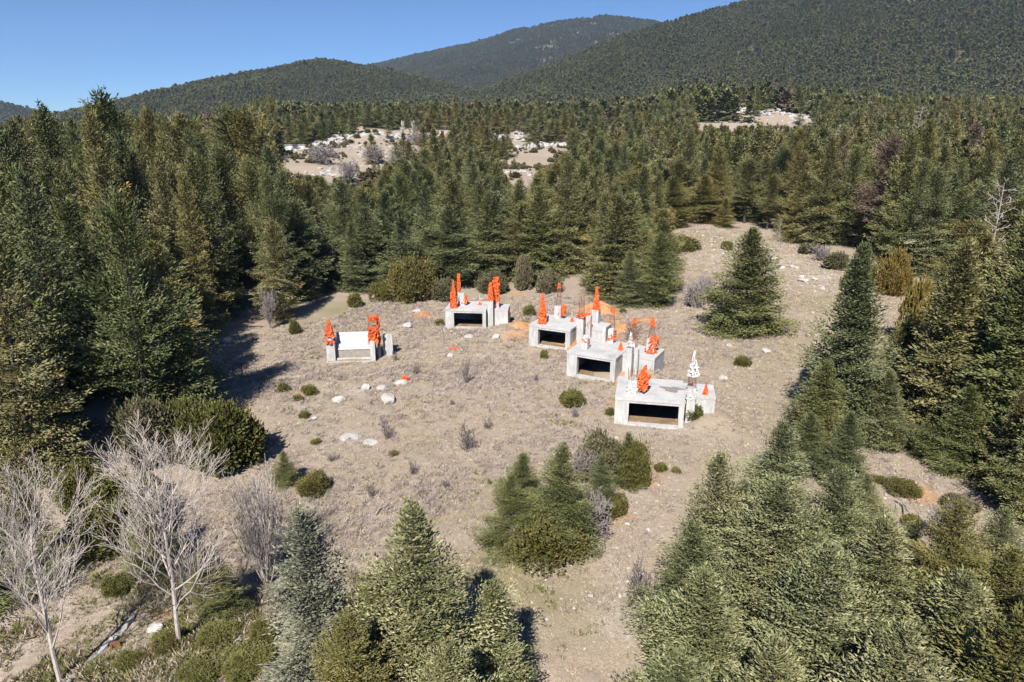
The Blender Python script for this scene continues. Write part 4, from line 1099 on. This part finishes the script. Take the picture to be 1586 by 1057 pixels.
# leftmost shell: two high piers, a leaning roof slab between them and a fin wall
zb = 0.0
e = link('concrete_shell', None, None, (-19.30, 67.2, zb), math.radians(6.0)); e.empty_display_size = 0.3
tag(e, 'leftmost concrete shell, low and white with crumpled orange sheeting on both piers', 'building', 'unfinished concrete shells in the clearing')
box('pier', (0.0, 0.85, 0.7, 1.2, -0.9, 2.15), M['concrete'], e)
box('pier', (4.55, 5.05, 0.0, 0.5, -0.9, 2.2), M['concrete'], e)
box('wall', (4.60, 4.85, 0.502, 3.6, -0.9, 1.9), M['concrete'], e)
box('wall', (0.25, 0.5, 1.202, 4.2, -0.9, 1.95), M['concrete'], e)
box('wall', (5.75, 6.75, 1.95, 2.3, -0.9, 2.35), M['concrete'], e)
box('wall', (5.2, 5.5, 1.3, 1.65, -0.9, 2.0), M['concrete'], e)
box('wall', (0.863, 4.537, 1.42, 1.65, -0.9, 1.02), M['weathered_block'], e)
box('kerb', (0.0, 4.54, -0.05, 0.12, -0.5, 0.14), M['concrete'], e)
box('kerb', (0.0, 0.16, 0.125, 0.698, -0.5, 0.13), M['concrete'], e)
box('floor', (0.863, 4.537, 1.203, 1.418, -0.5, 0.16), M['dirt_floor'], e)
box('beam', (0.863, 4.537, 1.0, 1.2, 0.02, 0.20), M['concrete'], e)
V = np.array([(0.863,1.34,1.03),(4.537,1.34,1.03),(4.537,2.55,2.62),(0.863,2.55,2.62)]); nv = np.array([0, -0.80, 0.60])*0.2
link('roof', mk_mesh('roof', np.concatenate([V-nv, V]), [(0,3,2,1),(4,5,6,7),(0,1,5,4),(1,2,6,5),(2,3,7,6),(3,0,4,7)], None, M['concrete']), e)
column(e, 0.40, 0.95, 2.15, 0.4, 0.9, (0.30, 0.2, 1.2, 10), [(-0.25, 0.50, 0.46, 0.4, O), (0.55, 0.52, 0.40, 0.75, O, 0.05), (1.25, 0.38, 0.10, 1.1, O)])
column(e, 4.95, 0.9, 1.9, 0.5, 1.1, (0.55, 0.5, 2.1, 14), [(-0.1, 0.66, 0.62, 1.75, O), (1.6, 0.18, 0.14, 1.35, O, 0, 0.5), (2.3, 0.52, 0.50, 0.5, O)])

# ------------------------------------------------------------------ soil heaps, rocks, stones
def heap_mesh(seed, r, h, mat):
    g = np.random.default_rng(seed); nr, ns = 12, 32; V = [(0, 0, h)]; T = []
    for i in range(1, nr+1):
        f = i/nr
        for k in range(ns):
            a = k*2*math.pi/ns; rr = r*f*(1+0.13*math.sin(2*a+seed)+0.08*math.sin(5*a))
            V.append((rr*math.cos(a), rr*math.sin(a)*0.75, h*(1-f)**1.15*(1+0.1*math.sin(3*a))*1.0+g.normal(0, 0.05*h)*(1-f)-0.25*(f > 0.95)))
    for k in range(ns): T.append((0, 1+k, 1+(k+1) % ns))
    for i in range(nr-1):
        for k in range(ns):
            a, b2 = 1+i*ns+k, 1+i*ns+(k+1) % ns; T += [(a, a+ns, b2+ns), (a, b2+ns, b2)]
    return mk_mesh('soil_heap', V, T, None, mat, True)
for k, (px, py, r, h, lb) in enumerate([(928,484,3.4,1.5,'orange earth heap behind the second shell'),(905,531,2.6,0.55,'long low bank of red earth between the second and third shells'),(965,510,2.6,0.6,'red earth rim of the pit behind the third shell'),(1000,497,1.6,0.3,'flat red earth spill beside the pit behind the third shell'),
    (655,490,2.0,0.5,'small pinkish earth heap left of the farthest shell'),(803,508,2.2,0.7,'red earth bank between the farthest and second shells')]):
    p = gp(px, py); tag(link('soil_heap', heap_mesh(k+3, r, h, M['red_soil']), None, p, k*1.1), lb, 'soil heap', 'heaps of dug-out earth')
RK = [rock_mesh('rock', 40+i, M['limestone'], 3, [0.5, 0.35, 0.6, 0.28][i]) for i in range(4)]
def rockpx(px, py, w, h, k, lb, name='rock', grp=None, deep=1.0):
    p = gp(px, py); d = math.hypot(p[1], CZ); r = w*0.5*d/FPX
    o = link(name, RK[k], None, (p[0], p[1]+r*0.3, p[2]+h*0.12), random.uniform(-0.4, 0.4)); o.scale = (r*1.1, r*deep*1.2, h/[0.5, 0.35, 0.6, 0.28][k]*0.8)
    tag(o, lb, 'rock', grp); return o
rockpx(601,624,26,0.95,0,'large white boulder in the middle of the meadow'); rockpx(622,597,22,0.5,1,'white flat rock below the orange scrap'); rockpx(525,622,22,0.45,1,'low white rock on the left meadow, left of the large boulder')
rockpx(566,604,14,0.6,2,'grey boulder with a dark side near the leftmost shell'); rockpx(592,603,18,0.35,1,'pale rock right of the grey boulder'); rockpx(540,680,34,0.14,3,'wide flat white rock slab in the meadow'); rockpx(572,688,26,0.16,3,'flat white slab right of the wide one')
rockpx(350,532,18,0.6,0,'white rock in front of the left wood'); rockpx(632,507,17,0.5,1,'white rock between the leftmost and farthest shells'); rockpx(647,484,16,0.4,1,'pale rock by the pinkish earth heap'); rockpx(697,554,9,0.5,2,'small upright white stone in the meadow')
rockpx(768,525,12,0.6,2,'boulder on the bank right of the farthest shell'); rockpx(727,523,18,0.3,1,'pale flat rock in front of the farthest shell'); rockpx(1187,547,17,0.55,0,'white rock below the solitary fir'); rockpx(1130,537,11,0.3,1,'small white rock left of the lower bush')
rockpx(1120,588,15,0.3,3,'flat white stone right of the nearest shell'); rockpx(487,650,10,0.2,1,'small stone by the tiny bush on the left meadow'); rockpx(240,978,24,0.35,2,'pale boulder beside the second bare tree'); rockpx(172,994,8,0.25,2,'small white stone on the old kerb')
rockpx(1332,738,22,0.5,1,'bleached stone at the top of the stony pocket'); rockpx(1245,436,20,0.6,0,'white rock at the end of the stony strip')
for k, (px, py, w) in enumerate([(1228,415,13),(1243,431,11),(1212,417,8),(1262,434,13),(1275,449,9),(1199,402,10)]):
    rockpx(px, py, w, 0.5, k % 3, ['third', 'fourth', 'second', 'fifth', 'sixth', 'first'][k]+' white stone from the left on the strip left of the golden bush', 'rock', 'stones on the strip left of the golden bush')
# rock outcrops of the far hillside
def outcrop(px, D, wid, hh, seed, lb, n=22):
    g = np.random.default_rng(seed); a = math.atan((px-IW/2)*math.cos(PITCH)/FPX); cx, cy_ = D*math.sin(a), D*math.cos(a)
    e = link('rock_outcrop', None, None, (cx, cy_, float(hgt(np.array([cx]), np.array([cy_]))[0]))); e.empty_display_size = 0.5
    for i in range(n):
        x = g.uniform(-0.5, 0.5)*wid; y = g.uniform(-0.25, 0.25)*wid; z = float(hgt(np.array([cx+x]), np.array([cy_+y]))[0])-e.location.z
        o = link('rock', RKF[i % 4], e, (x, y, z), g.uniform(0, 6.28)); s = wid*g.uniform(0.06, 0.17); o.scale = (s, s*0.8, min(hh*0.5, max(2.6, wid*0.09))*g.uniform(0.3, 1.1)); o.rotation_euler[0] = g.normal(0, 0.25); o.rotation_euler[1] = g.normal(0, 0.25)
    tag(e, lb, 'rock outcrop', 'limestone outcrops on the far hillside')
RKF = [rock_mesh('rock', 70+i, M['limestone_far'], 2, 0.8, 0.7) for i in range(4)]
for o_ in OUTCROPS: outcrop(*o_)

g = np.random.default_rng(98)
def hillside(N, thr, seed):
    px = g.uniform(420, 1010, N); D = g.uniform(235, 540, N); a = np.arctan((px-IW/2)*math.cos(PITCH)/FPX); x, y = D*np.sin(a), D*np.cos(a)
    ok = fbm(x, y, 34, seed, 3) > thr; x, y = x[ok], y[ok]; return x, y, hgt(x, y)
x, y, z = hillside(5200, 0.52, 301)
px_ = g.uniform(1085, 1255, 420); D_ = g.uniform(555, 645, 420); a_ = np.arctan((px_-IW/2)*math.cos(PITCH)/FPX); x = np.concatenate([x, D_*np.sin(a_)]); y = np.concatenate([y, D_*np.cos(a_)]); z = hgt(x, y); n = len(x); sz = 0.25+1.3*g.random(n)**3
scatter('hillside_rocks', np.stack([x, y, z], -1), np.stack([sz*1.3, sz, sz*0.6], -1), np.stack([g.normal(0, 0.3, n), g.normal(0, 0.3, n), g.uniform(0, 6.28, n)], -1), g.integers(0, 4, n), proto_coll('hill_rock_kinds', [('rock', m, None) for m in RKF]), 'limestone boulders strewn over the far open hillside', 'rocks')
x, y, z = hillside(2600, 0.46, 311); n = len(x); sz = 0.5+1.3*g.random(n)**2
scatter('hillside_scrub', np.stack([x, y, z], -1), np.stack([sz*1.1, sz, sz*0.8], -1), np.stack([np.zeros(n), np.zeros(n), g.uniform(0, 6.28, n)], -1), g.integers(0, 4, n), proto_coll('hill_scrub_kinds', [('scrub', BUSH[2][k][0], M[['juniper', 'juniper_grey', 'juniper_grey', 'fir_brown'][k]]) for k in range(4)]), 'low grey and olive scrub dotted over the far open hillside', 'scrub')
# small stones strewn over the open ground
def inside_open(x, y): return poly_in(x, y, CLEAR) | poly_in(x, y, POCKET)
g = np.random.default_rng(99)
STN = [rock_mesh('stone', 140+i, M['limestone'], 1, 0.55) for i in range(4)]
CS = proto_coll('stone_kinds', [('stone', m, None) for m in STN])
N = 26000; x = g.uniform(-60, 95, N); y = g.uniform(18, 190, N); ok = inside_open(x, y)
dens = 0.10+0.9*sstep(0.56, 0.74, fbm(x, y, 9, 120, 3))
for px, py, rr in [(960,880,6),(960,980,5),(985,780,4),(1230,420,8),(1180,390,10),(1110,400,9),(1420,770,5),(1330,445,6),(880,700,4),(1010,680,5)]:
    p = gp(px, py); dens = np.maximum(dens, 0.95*np.exp(-((x-p[0])**2+(y-p[1])**2)/rr**2))
ok &= g.random(N) < dens*0.8
x, y = x[ok], y[ok]; n = len(x); s = 0.035+0.10*g.random(n)**3.2+0.0006*y
z = hgt(x, y, True)
scatter('scattered_stones', np.stack([x, y, z+s*0.1], -1), np.stack([s, s, s], -1), np.stack([g.normal(0, 0.3, n), g.normal(0, 0.3, n), g.uniform(0, 6.28, n)], -1), g.integers(0, 4, n), CS, 'small white stones strewn over the dry meadow', 'stones')

# ------------------------------------------------------------------ dry grass, dead weeds, green grass
def tuft_mesh(name, seed, nb, h, spread, w, mat, stiff=0.6):
    g = np.random.default_rng(seed); V = []; T = []; R = []
    for k in range(nb):
        a = g.uniform(0, 6.28); r = spread*math.sqrt(g.random()); b = np.array([r*math.cos(a), r*math.sin(a), -0.03])
        d = nrm(np.array([math.cos(a)*g.uniform(0.1, 1.1)+g.normal(0, 0.3), math.sin(a)*g.uniform(0.1, 1.1)+g.normal(0, 0.3), 1.0*stiff+0.4]))
        s = nrm(np.cross(d, [math.sin(a*3), math.cos(a*2), 0.3])); L = h*g.uniform(0.5, 1.2); o = len(V)
        V += [b-s*w, b+s*w, b+d*L*0.6+s*w*0.7, b+d*L+np.array([math.cos(a), math.sin(a), -0.4])*L*0.2]
        T += [(o, o+1, o+2), (o, o+2, o+3)]; R += [g.random()]*4
    return mk_mesh(name, V, T, R, mat)
CG = proto_coll('dry_grass_kinds', [('tuft', tuft_mesh('tuft', 200+i, 26, 0.16, 0.26, 0.014, M['dry_grass'], 0.3), None) for i in range(3)])
CW = proto_coll('dead_weed_kinds', [('weed', tuft_mesh('weed', 210+i, 30, 0.34, 0.28, 0.008, M['dead_weed'], 0.5), None) for i in range(3)])
CN = proto_coll('green_grass_kinds', [('blades', tuft_mesh('blades', 220+i, 28, 0.26, 0.24, 0.012, M['green_grass'], 0.6), None) for i in range(3)])
def ground_scatter(name, N, coll, nk, dens, smin, smax, label, ymax=125):
    y = 20+(ymax-20)*g.random(N)**1.25; x = (g.uniform(-0.85, 0.95, N))*y
    ok = inside_open(x, y); x, y = x[ok], y[ok]
    ok = g.random(len(x)) < dens(x, y); x, y = x[ok], y[ok]; n = len(x); s = g.uniform(smin, smax, n)*(0.42+y/85)
    # nothing grows inside the shells
    keep = np.ones(n, bool)
    for (bx, by, dg, uu, vv) in ((8.4,51.75,-11.5,8.1,4.4),(5.38,63.55,-28,8.1,5),(1.9,73.6,-26,8.2,4.7),(-8.15,80.6,-5.5,7.7,3.7),(-19.3,67.2,6,5.2,3.6)):
        c, s_ = math.cos(math.radians(dg)), math.sin(math.radians(dg)); u = (x-bx)*c+(y-by)*s_; v = -(x-bx)*s_+(y-by)*c
        keep &= ~((u > -0.1) & (u < uu) & (v > -0.1) & (v < vv))
    x, y, s = x[keep], y[keep], s[keep]; n = len(x); z = hgt(x, y, True)
    scatter(name, np.stack([x, y, z], -1), np.stack([s, s, s*g.uniform(0.6, 1.3, n)], -1), np.stack([g.normal(0, 0.12, n), g.normal(0, 0.12, n), g.uniform(0, 6.28, n)], -1), g.integers(0, nk, n), coll, label, 'grass')
ground_scatter('dry_grass', 130000, CG, 3, lambda x, y: 0.25+0.75*fbm(x, y, 6, 150, 3), 0.7, 1.5, 'short bleached grass all over the meadow', 200)
ground_scatter('dead_weeds', 60000, CW, 3, lambda x, y: (0.25+0.75*sstep(0.42, 0.66, fbm(x, y, 8, 160, 3)))*np.exp(-((x+2)/28)**2)*sstep(26, 40, y), 0.5, 1.15, 'greyish dead weeds in the middle of the meadow')
ground_scatter('green_grass', 26000, CN, 3, lambda x, y: np.clip(sstep(0.62, 0.8, fbm(x, y, 7, 170, 3))*0.25+0.9*np.exp(-((x+16)**2+(y-24.5)**2)/60)+0.35*np.exp(-((x-1)**2+(y-31)**2)/18), 0, 1), 0.6, 1.5, 'green and yellowing grass in patches of the meadow and the gully')

CR = proto_coll('rough_grass_kinds', [('clump', tuft_mesh('clump', 230+i, 60, 0.30, 0.22, 0.0055, M['green_grass' if i < 2 else 'dry_grass'], 0.7), None) for i in range(4)])
x = g.uniform(-30, -3, 9000); y = g.uniform(19, 33, 9000); ok = inside_open(x, y) & (g.random(9000) < sstep(0.40, 0.62, fbm(x, y, 3.5, 180, 3))*sstep(33, 26, y)); x, y = x[ok], y[ok]; n = len(x); sz = g.uniform(0.5, 1.5, n)
scatter('rough_grass', np.stack([x, y, hgt(x, y, True)], -1), np.stack([sz, sz, sz], -1), np.stack([g.normal(0, 0.15, n), g.normal(0, 0.15, n), g.uniform(0, 6.28, n)], -1), g.integers(0, 4, n), CR, 'rough tufts of green and straw grass in the lower left gully', 'grass')
x = []; y = []
for px, py, rr, k in [(1110,400,5,60),(1180,388,6,80),(1230,415,5,110),(1262,435,4,80),(1090,360,6,60),(1330,448,5,70),(1150,372,6,60),(960,900,3,40),(960,985,3,40),(985,770,2.5,40),(1120,470,6,40),(1425,770,2.5,40)]:
    p = gp(px, py); x += list(p[0]+g.normal(0, rr, k)); y += list(p[1]+g.normal(0, rr, k)*1.3)
x = np.array(x); y = np.array(y); ok = inside_open(x, y); x, y = x[ok], y[ok]; n = len(x); sz = (0.06+0.22*g.random(n)**2.5)*(0.45+y/110)
scatter('loose_rocks', np.stack([x, y, hgt(x, y, True)+sz*0.1], -1), np.stack([sz, sz, sz*g.uniform(0.6, 1.2, n)], -1), np.stack([g.normal(0, 0.3, n), g.normal(0, 0.3, n), g.uniform(0, 6.28, n)], -1), g.integers(0, 4, n), CS, 'loose pale rubble on the stony slopes beside the woods', 'stones')

# ------------------------------------------------------------------ leafless trees and shrubs
def put_bare(p, meshes, sxy, sz, label, cat, name, group=None, rz=None):
    e = link(name, None, None, (p[0], p[1], p[2]-0.02), random.uniform(0, 6.28) if rz is None else rz); e.empty_display_size = 0.2; e.scale = (sxy, sxy, sz)
    link(meshes[2][0], meshes[0], e)
    if meshes[1]: link(meshes[2][1], meshes[1], e)
    tag(e, label, cat, group); return e
def bm(name, arr, mat): return mk_mesh(name, arr[0], arr[1], None, mat, False)
def bare_proto(mat, names, *a, **k):
    m, t = bare_mesh(*a, **k); return (bm(names[0], m, mat), bm(names[1], t, mat), names)
TB = ('trunk', 'branches'); SB = ('stem', 'twigs')
BT = [bare_proto(M['pale_bark'], TB, 301, 9.0, 0.55, 3, nchild=(17, 12, 9), ang=(38, 32, 32), upw=0.8, minr=0.0055), bare_proto(M['pale_bark'], TB, 305, 9.0, 0.58, 3, nchild=(18, 12, 9), ang=(40, 34, 32), upw=0.75, minr=0.0055)]
for (bx, by, ty, k, sx, lb) in [(95,1062,770,0,1.0,'tall pale leafless tree in the bottom left corner, growing beside the kerb'),(278,1002,703,1,1.05,'tall pale leafless tree with a forked trunk above the green broom')]:
    p = gp(bx, by); H = top_h(p, bx, ty); put_bare(p, BT[k], H/9*sx*1.0, H/9*0.92, lb, 'tree', 'bare_tree')
TS = bare_proto(M['pale_bark'], SB, 305, 4.2, 0.5, 2, nchild=(8, 6), ang=(24, 30), upw=0.9, minr=0.010, stems=22)
p = gp(415,905); put_bare(p, TS, 1.0, top_h(p,415,752)/4.2, 'bushy pale shrub of upright bare stems left of the silver fir', 'shrub', 'bare_shrub')
GS = [bare_proto(M['grey_twig'], SB, 310+i, 1.5, 0.55, 3, nchild=(6, 5, 4), ang=(45, 45, 45), upw=0.3, minr=0.010, stems=14) for i in range(2)]
DS = [bare_proto(M['dark_twig'], SB, 320+i, 1.4, 0.5, 2, nchild=(6, 4), ang=(48, 45), upw=0.25, minr=0.011, stems=9) for i in range(3)]
def shrub(px, by, ty, wpx, kind, lb, grp=None):
    p = gp(px, by); d = math.hypot(p[1], CZ); H = max(0.25, top_h(p, px, ty)); r = wpx*0.5*d/FPX
    put_bare(p, random.choice(kind), r/1.0, H/1.45, lb, 'shrub', 'bare_shrub', grp)
for px, by, ty, w, kd, lb in [
  (918,838,768,72,GS,'dense grey leafless bush at the right of the middle clump'),(795,852,795,50,GS,'grey leafless bush at the left foot of the middle clump'),(905,748,700,50,GS,'grey leafless bush in the upper middle clump'),
  (1075,478,435,46,GS,'grey leafless bush left of the solitary fir'),(1092,455,428,28,GS,'second grey leafless bush behind the one left of the solitary fir'),(370,705,655,50,GS,'bleached twigs on the right side of the large rounded bush'),
  (722,595,548,22,DS,'dark spindly shrub in front of the farthest shell'),(598,680,640,30,DS,'small dark thorny shrub right of the flat white slabs'),(722,700,645,46,DS,'large thin dark shrub in the middle of the meadow'),(755,665,645,24,DS,'low dark shrub behind the large thin one'),
  (645,580,560,22,DS,'reddish-dark low shrub right of the orange scrap'),(640,735,710,28,DS,'thin shrub on the lower meadow'),(515,715,700,26,DS,'flat dead shrub on the left meadow'),(575,770,745,22,DS,'thin dead shrub above the tall central fir'),(690,755,738,20,DS,'low dead shrub below the large thin one'),
  (612,560,540,16,DS,'low dead shrub at the right of the leftmost shell'),(736,500,478,20,GS,'bleached dead shrub in the opening of the farthest shell'),(978,528,492,38,DS,'dark twiggy shrub behind the third shell'),(890,648,632,16,GS,'small bleached shrub below the lone olive bush'),(990,940,855,70,DS,'leafless brownish bush on the stony slope beside the thicket'),
  (1450,840,785,50,GS,'grey leafless bush in the stony pocket'),(420,510,450,30,GS,'pale leafless bush at the foot of the left wood'),(345,500,480,20,GS,'small pale leafless bush by the left wood'),(700,628,616,16,DS,'tiny dead shrub above the meadow centre'),(830,590,578,14,DS,'tiny dead shrub left of the third shell'),
  (540,285,248,40,GS,'round leafless bush on the far meadow'),(500,255,225,60,GS,'leafless thicket at the back of the far meadow'),(580,255,228,50,GS,'leafless bush right of the far meadow'),(620,275,245,44,GS,'pale leafless bush below the poplars'),(1270,405,380,36,GS,'leafless bush at the upper end of the white stones'),(1500,478,455,44,GS,'leafless twigs at the foot of the right wood'),(648,225,208,44,GS,'leafless bush under the twin poplars')]:
    shrub(px, by, ty, w, kd, lb)
# dead grey firs
SN = bare_proto(M['dead_wood'], TB, 350, 10.0, 0.20, 2, nchild=(26, 4), ang=(75, 45), upw=0.1, minr=0.02)
for px, by, ty, sx, lb in [(1520,478,278,0.8,'tall dead grey fir with bare snapped branches at the upper right'),(1206,392,338,0.7,'thin dead grey trunk behind the solitary fir'),(1292,300,195,0.9,'dead grey-pink fir in the distant right wood'),(1405,270,165,0.9,'dead fir skeleton on the skyline of the right wood'),(166,420,330,0.8,'dead grey fir in the middle of the left wood')]:
    p = gp(px, by) if px < 1600 else None; H = top_h(p, px, ty); put_bare(p, SN, H/10*sx, H/10, lb, 'tree', 'dead_tree')
# columnar poplars and the little house far behind
M['poplar_bark'] = bark_mat('poplar_bark', (0.42,0.38,0.33), (0.60,0.55,0.49))
PP = bare_proto(M['poplar_bark'], TB, 340, 15.0, 0.28, 2, nchild=(40, 12), ang=(20, 14), upw=1.2, minr=0.085, thin=1.6)
for px, lb, sx in [(623,'left of the twin pale leafless poplars on the far hillside',0.8),(642,'right of the twin pale leafless poplars on the far hillside',1.0)]:
    a = math.atan((px-IW/2)*math.cos(PITCH)/FPX); D = 425; x, y = D*math.sin(a), D*math.cos(a)
    p = np.array([x, y, float(hgt(np.array([x]), np.array([y]))[0])]); H = max(10, top_h(p, px, 188)); put_bare(p, PP, sx*1.5, H/17, lb, 'tree', 'poplar_tree', 'twin poplars')
def house(px, D, w, d, h, label, rot=0.2):
    a = math.atan((px-IW/2)*math.cos(PITCH)/FPX); x, y = D*math.sin(a), D*math.cos(a); z = float(hgt(np.array([x]), np.array([y]))[0])
    e = link('house', None, None, (x, y, z), rot)
    box('wall', (-w/2, w/2, 0, d, -2, h), M['house_wall'], e)
    V = [(-w/2-.3,-.3,h),(w/2+.3,-.3,h),(w/2+.3,d+.3,h),(-w/2-.3,d+.3,h),(-w/2-.3,d/2,h+1.5),(w/2+.3,d/2,h+1.5)]
    me = bpy.data.meshes.new('roof'); me.from_pydata(V, [], [(0,1,5,4),(2,3,4,5),(0,4,3),(1,2,5),(0,3,2,1)]); me.materials.append(M['house_roof']); link('roof', me, e)
    for k in (-1, 1): box('window', (k*w/4-0.5, k*w/4+0.5, -0.04, -0.01, 0.9, 2.0), M['dark_glass'], e)
    tag(e, label, 'house'); return e
house(689, 405, 4.2, 4.5, 2.8, 'tiny white house with an orange tiled roof right of the poplars')
e = link('shed', None, None, tuple(gp(452, 232)), 0.05)
box('wall', (-7, 7, 0, 4, -1, 2.2), M['house_wall'], e); box('roof', (-7.4, 7.4, -0.4, 4.4, 2.21, 2.5), M['roof'], e); tag(e, 'long low pale shed at the back of the far meadow', 'shed')

# ------------------------------------------------------------------ odds and ends
# old concrete kerb of the drain at the lower left
kp0 = np.array([gp(px, py) for px, py in [(95,1075),(130,1040),(160,1010),(185,985),(205,962),(218,938)]]); NK = 26
kp = np.stack([np.interp(np.linspace(0, 5, NK), np.arange(6), kp0[:, k]) for k in range(3)], -1); gk = np.random.default_rng(8); V = []; T = []
for i, p in enumerate(kp):
    d = nrm((kp[min(i+1, NK-1)]-kp[max(i-1, 0)])*np.array([1, 1, 0])); s = np.array([d[1], -d[0], 0])
    e0 = gk.normal(0, 0.035); hh = 0.10+0.08*math.sin(i*0.7)+gk.normal(0, 0.03)
    for o, zz in [(-0.17+e0, -0.5), (-0.17+e0, hh), (0.07+gk.normal(0, 0.03), hh+gk.normal(0, 0.02)), (0.10, -0.9)]: V.append(p+s*o+np.array([0, 0, zz]))
for i in range(NK-1):
    for k in range(3): T.append((i*4+k, i*4+k+1, i*4+5+k, i*4+4+k))
T += [(0,1,2,3)[::-1], tuple(4*(NK-1)+k for k in range(4))]
tag(link('drain_kerb', mk_mesh('drain_kerb', V, T, None, M['old_concrete'])), 'grey concrete kerb of a drain running through the lower left gully', 'kerb')
p = gp(180,1003); e = box('rusty_plate', (-0.2, 0.2, -0.03, 0.03, -0.1, 0.34), M['rust_metal'], None); e.location = tuple(p+np.array([0, -0.1, 0])); e.rotation_euler = (-0.35, 0.1, 0.5); tag(e, 'rusty red metal plate leaning in the drain beside the kerb', 'plate')
p = gp(628,592); o = link('orange_scrap', wrap_mesh(77, 0.42, 0.2, 0.55, M['orange'], 0.3), None, p); tag(o, 'crumpled orange plastic scrap lying in the middle of the meadow', 'plastic')
p = gp(703,541); o = link('orange_scrap', wrap_mesh(78, 0.5, 0.3, 0.12, M['orange'], 0.3), None, p); tag(o, 'flat faded orange scrap in front of the farthest shell', 'plastic')
# fallen branches in the stony pocket
for k, (a, b2, r, lb) in enumerate([((1375,810),(1392,790),0.07,'pale fallen branch at the left of the stony pocket'),((1385,778),(1408,795),0.08,'long bleached log in the stony pocket'),((1398,785),(1402,822),0.06,'thin dead branch pointing down in the stony pocket'),((1372,800),(1362,826),0.06,'short dead branch beside the bright small fir'),((1322,742),(1345,728),0.09,'bleached root piece at the top of the stony pocket'),((582,800),(592,790),0.05,'dark stick on the meadow above the silver fir')]):
    p, q = gp(*a), gp(*b2); n = 6; pts = np.array([p+(q-p)*t+np.array([0, 0, 0.12+0.10*math.sin(t*3.1)]) for t in np.linspace(0, 1, n)])
    v1, t1 = tube(pts, np.linspace(r, r*0.4, n), 6); prt = [(v1, t1)]
    for f in (0.35, 0.6, 0.8):
        c = pts[int(f*(n-1))]; d = nrm(q-p+np.array([random.uniform(-2, 2), random.uniform(-2, 2), 1.2])); prt.append(tube([c, c+d*0.3, c+d*0.55+np.array([0, 0, 0.05])], [r*0.5, r*0.35, r*0.15], 5))
    V, T, _ = join(prt); c0 = V.mean(0)
    o = link('fallen_branch', mk_mesh('fallen_branch', V-c0, T, None, M['dead_wood']), None, c0); tag(o, lb, 'branch')

# ------------------------------------------------------------------ thin mountain air
hz = box('haze', (-5200, 5200, -60, 5700, -60, 760), None, None)
hm_ = bpy.data.materials.new('thin_air'); hm_.use_nodes = True; t = hm_.node_tree
t.nodes.remove(t.nodes['Principled BSDF']); pv = t.nodes.new('ShaderNodeVolumePrincipled'); pv.inputs['Color'].default_value = (0.55, 0.74, 1.0, 1); pv.inputs['Density'].default_value = 0.00005; pv.inputs['Anisotropy'].default_value = 0.0
t.links.new(pv.outputs[0], t.nodes['Material Output'].inputs['Volume']); hz.data.materials.append(hm_)
tag(hz, 'thin bluish haze over the distant mountains', 'haze', None, 'stuff')
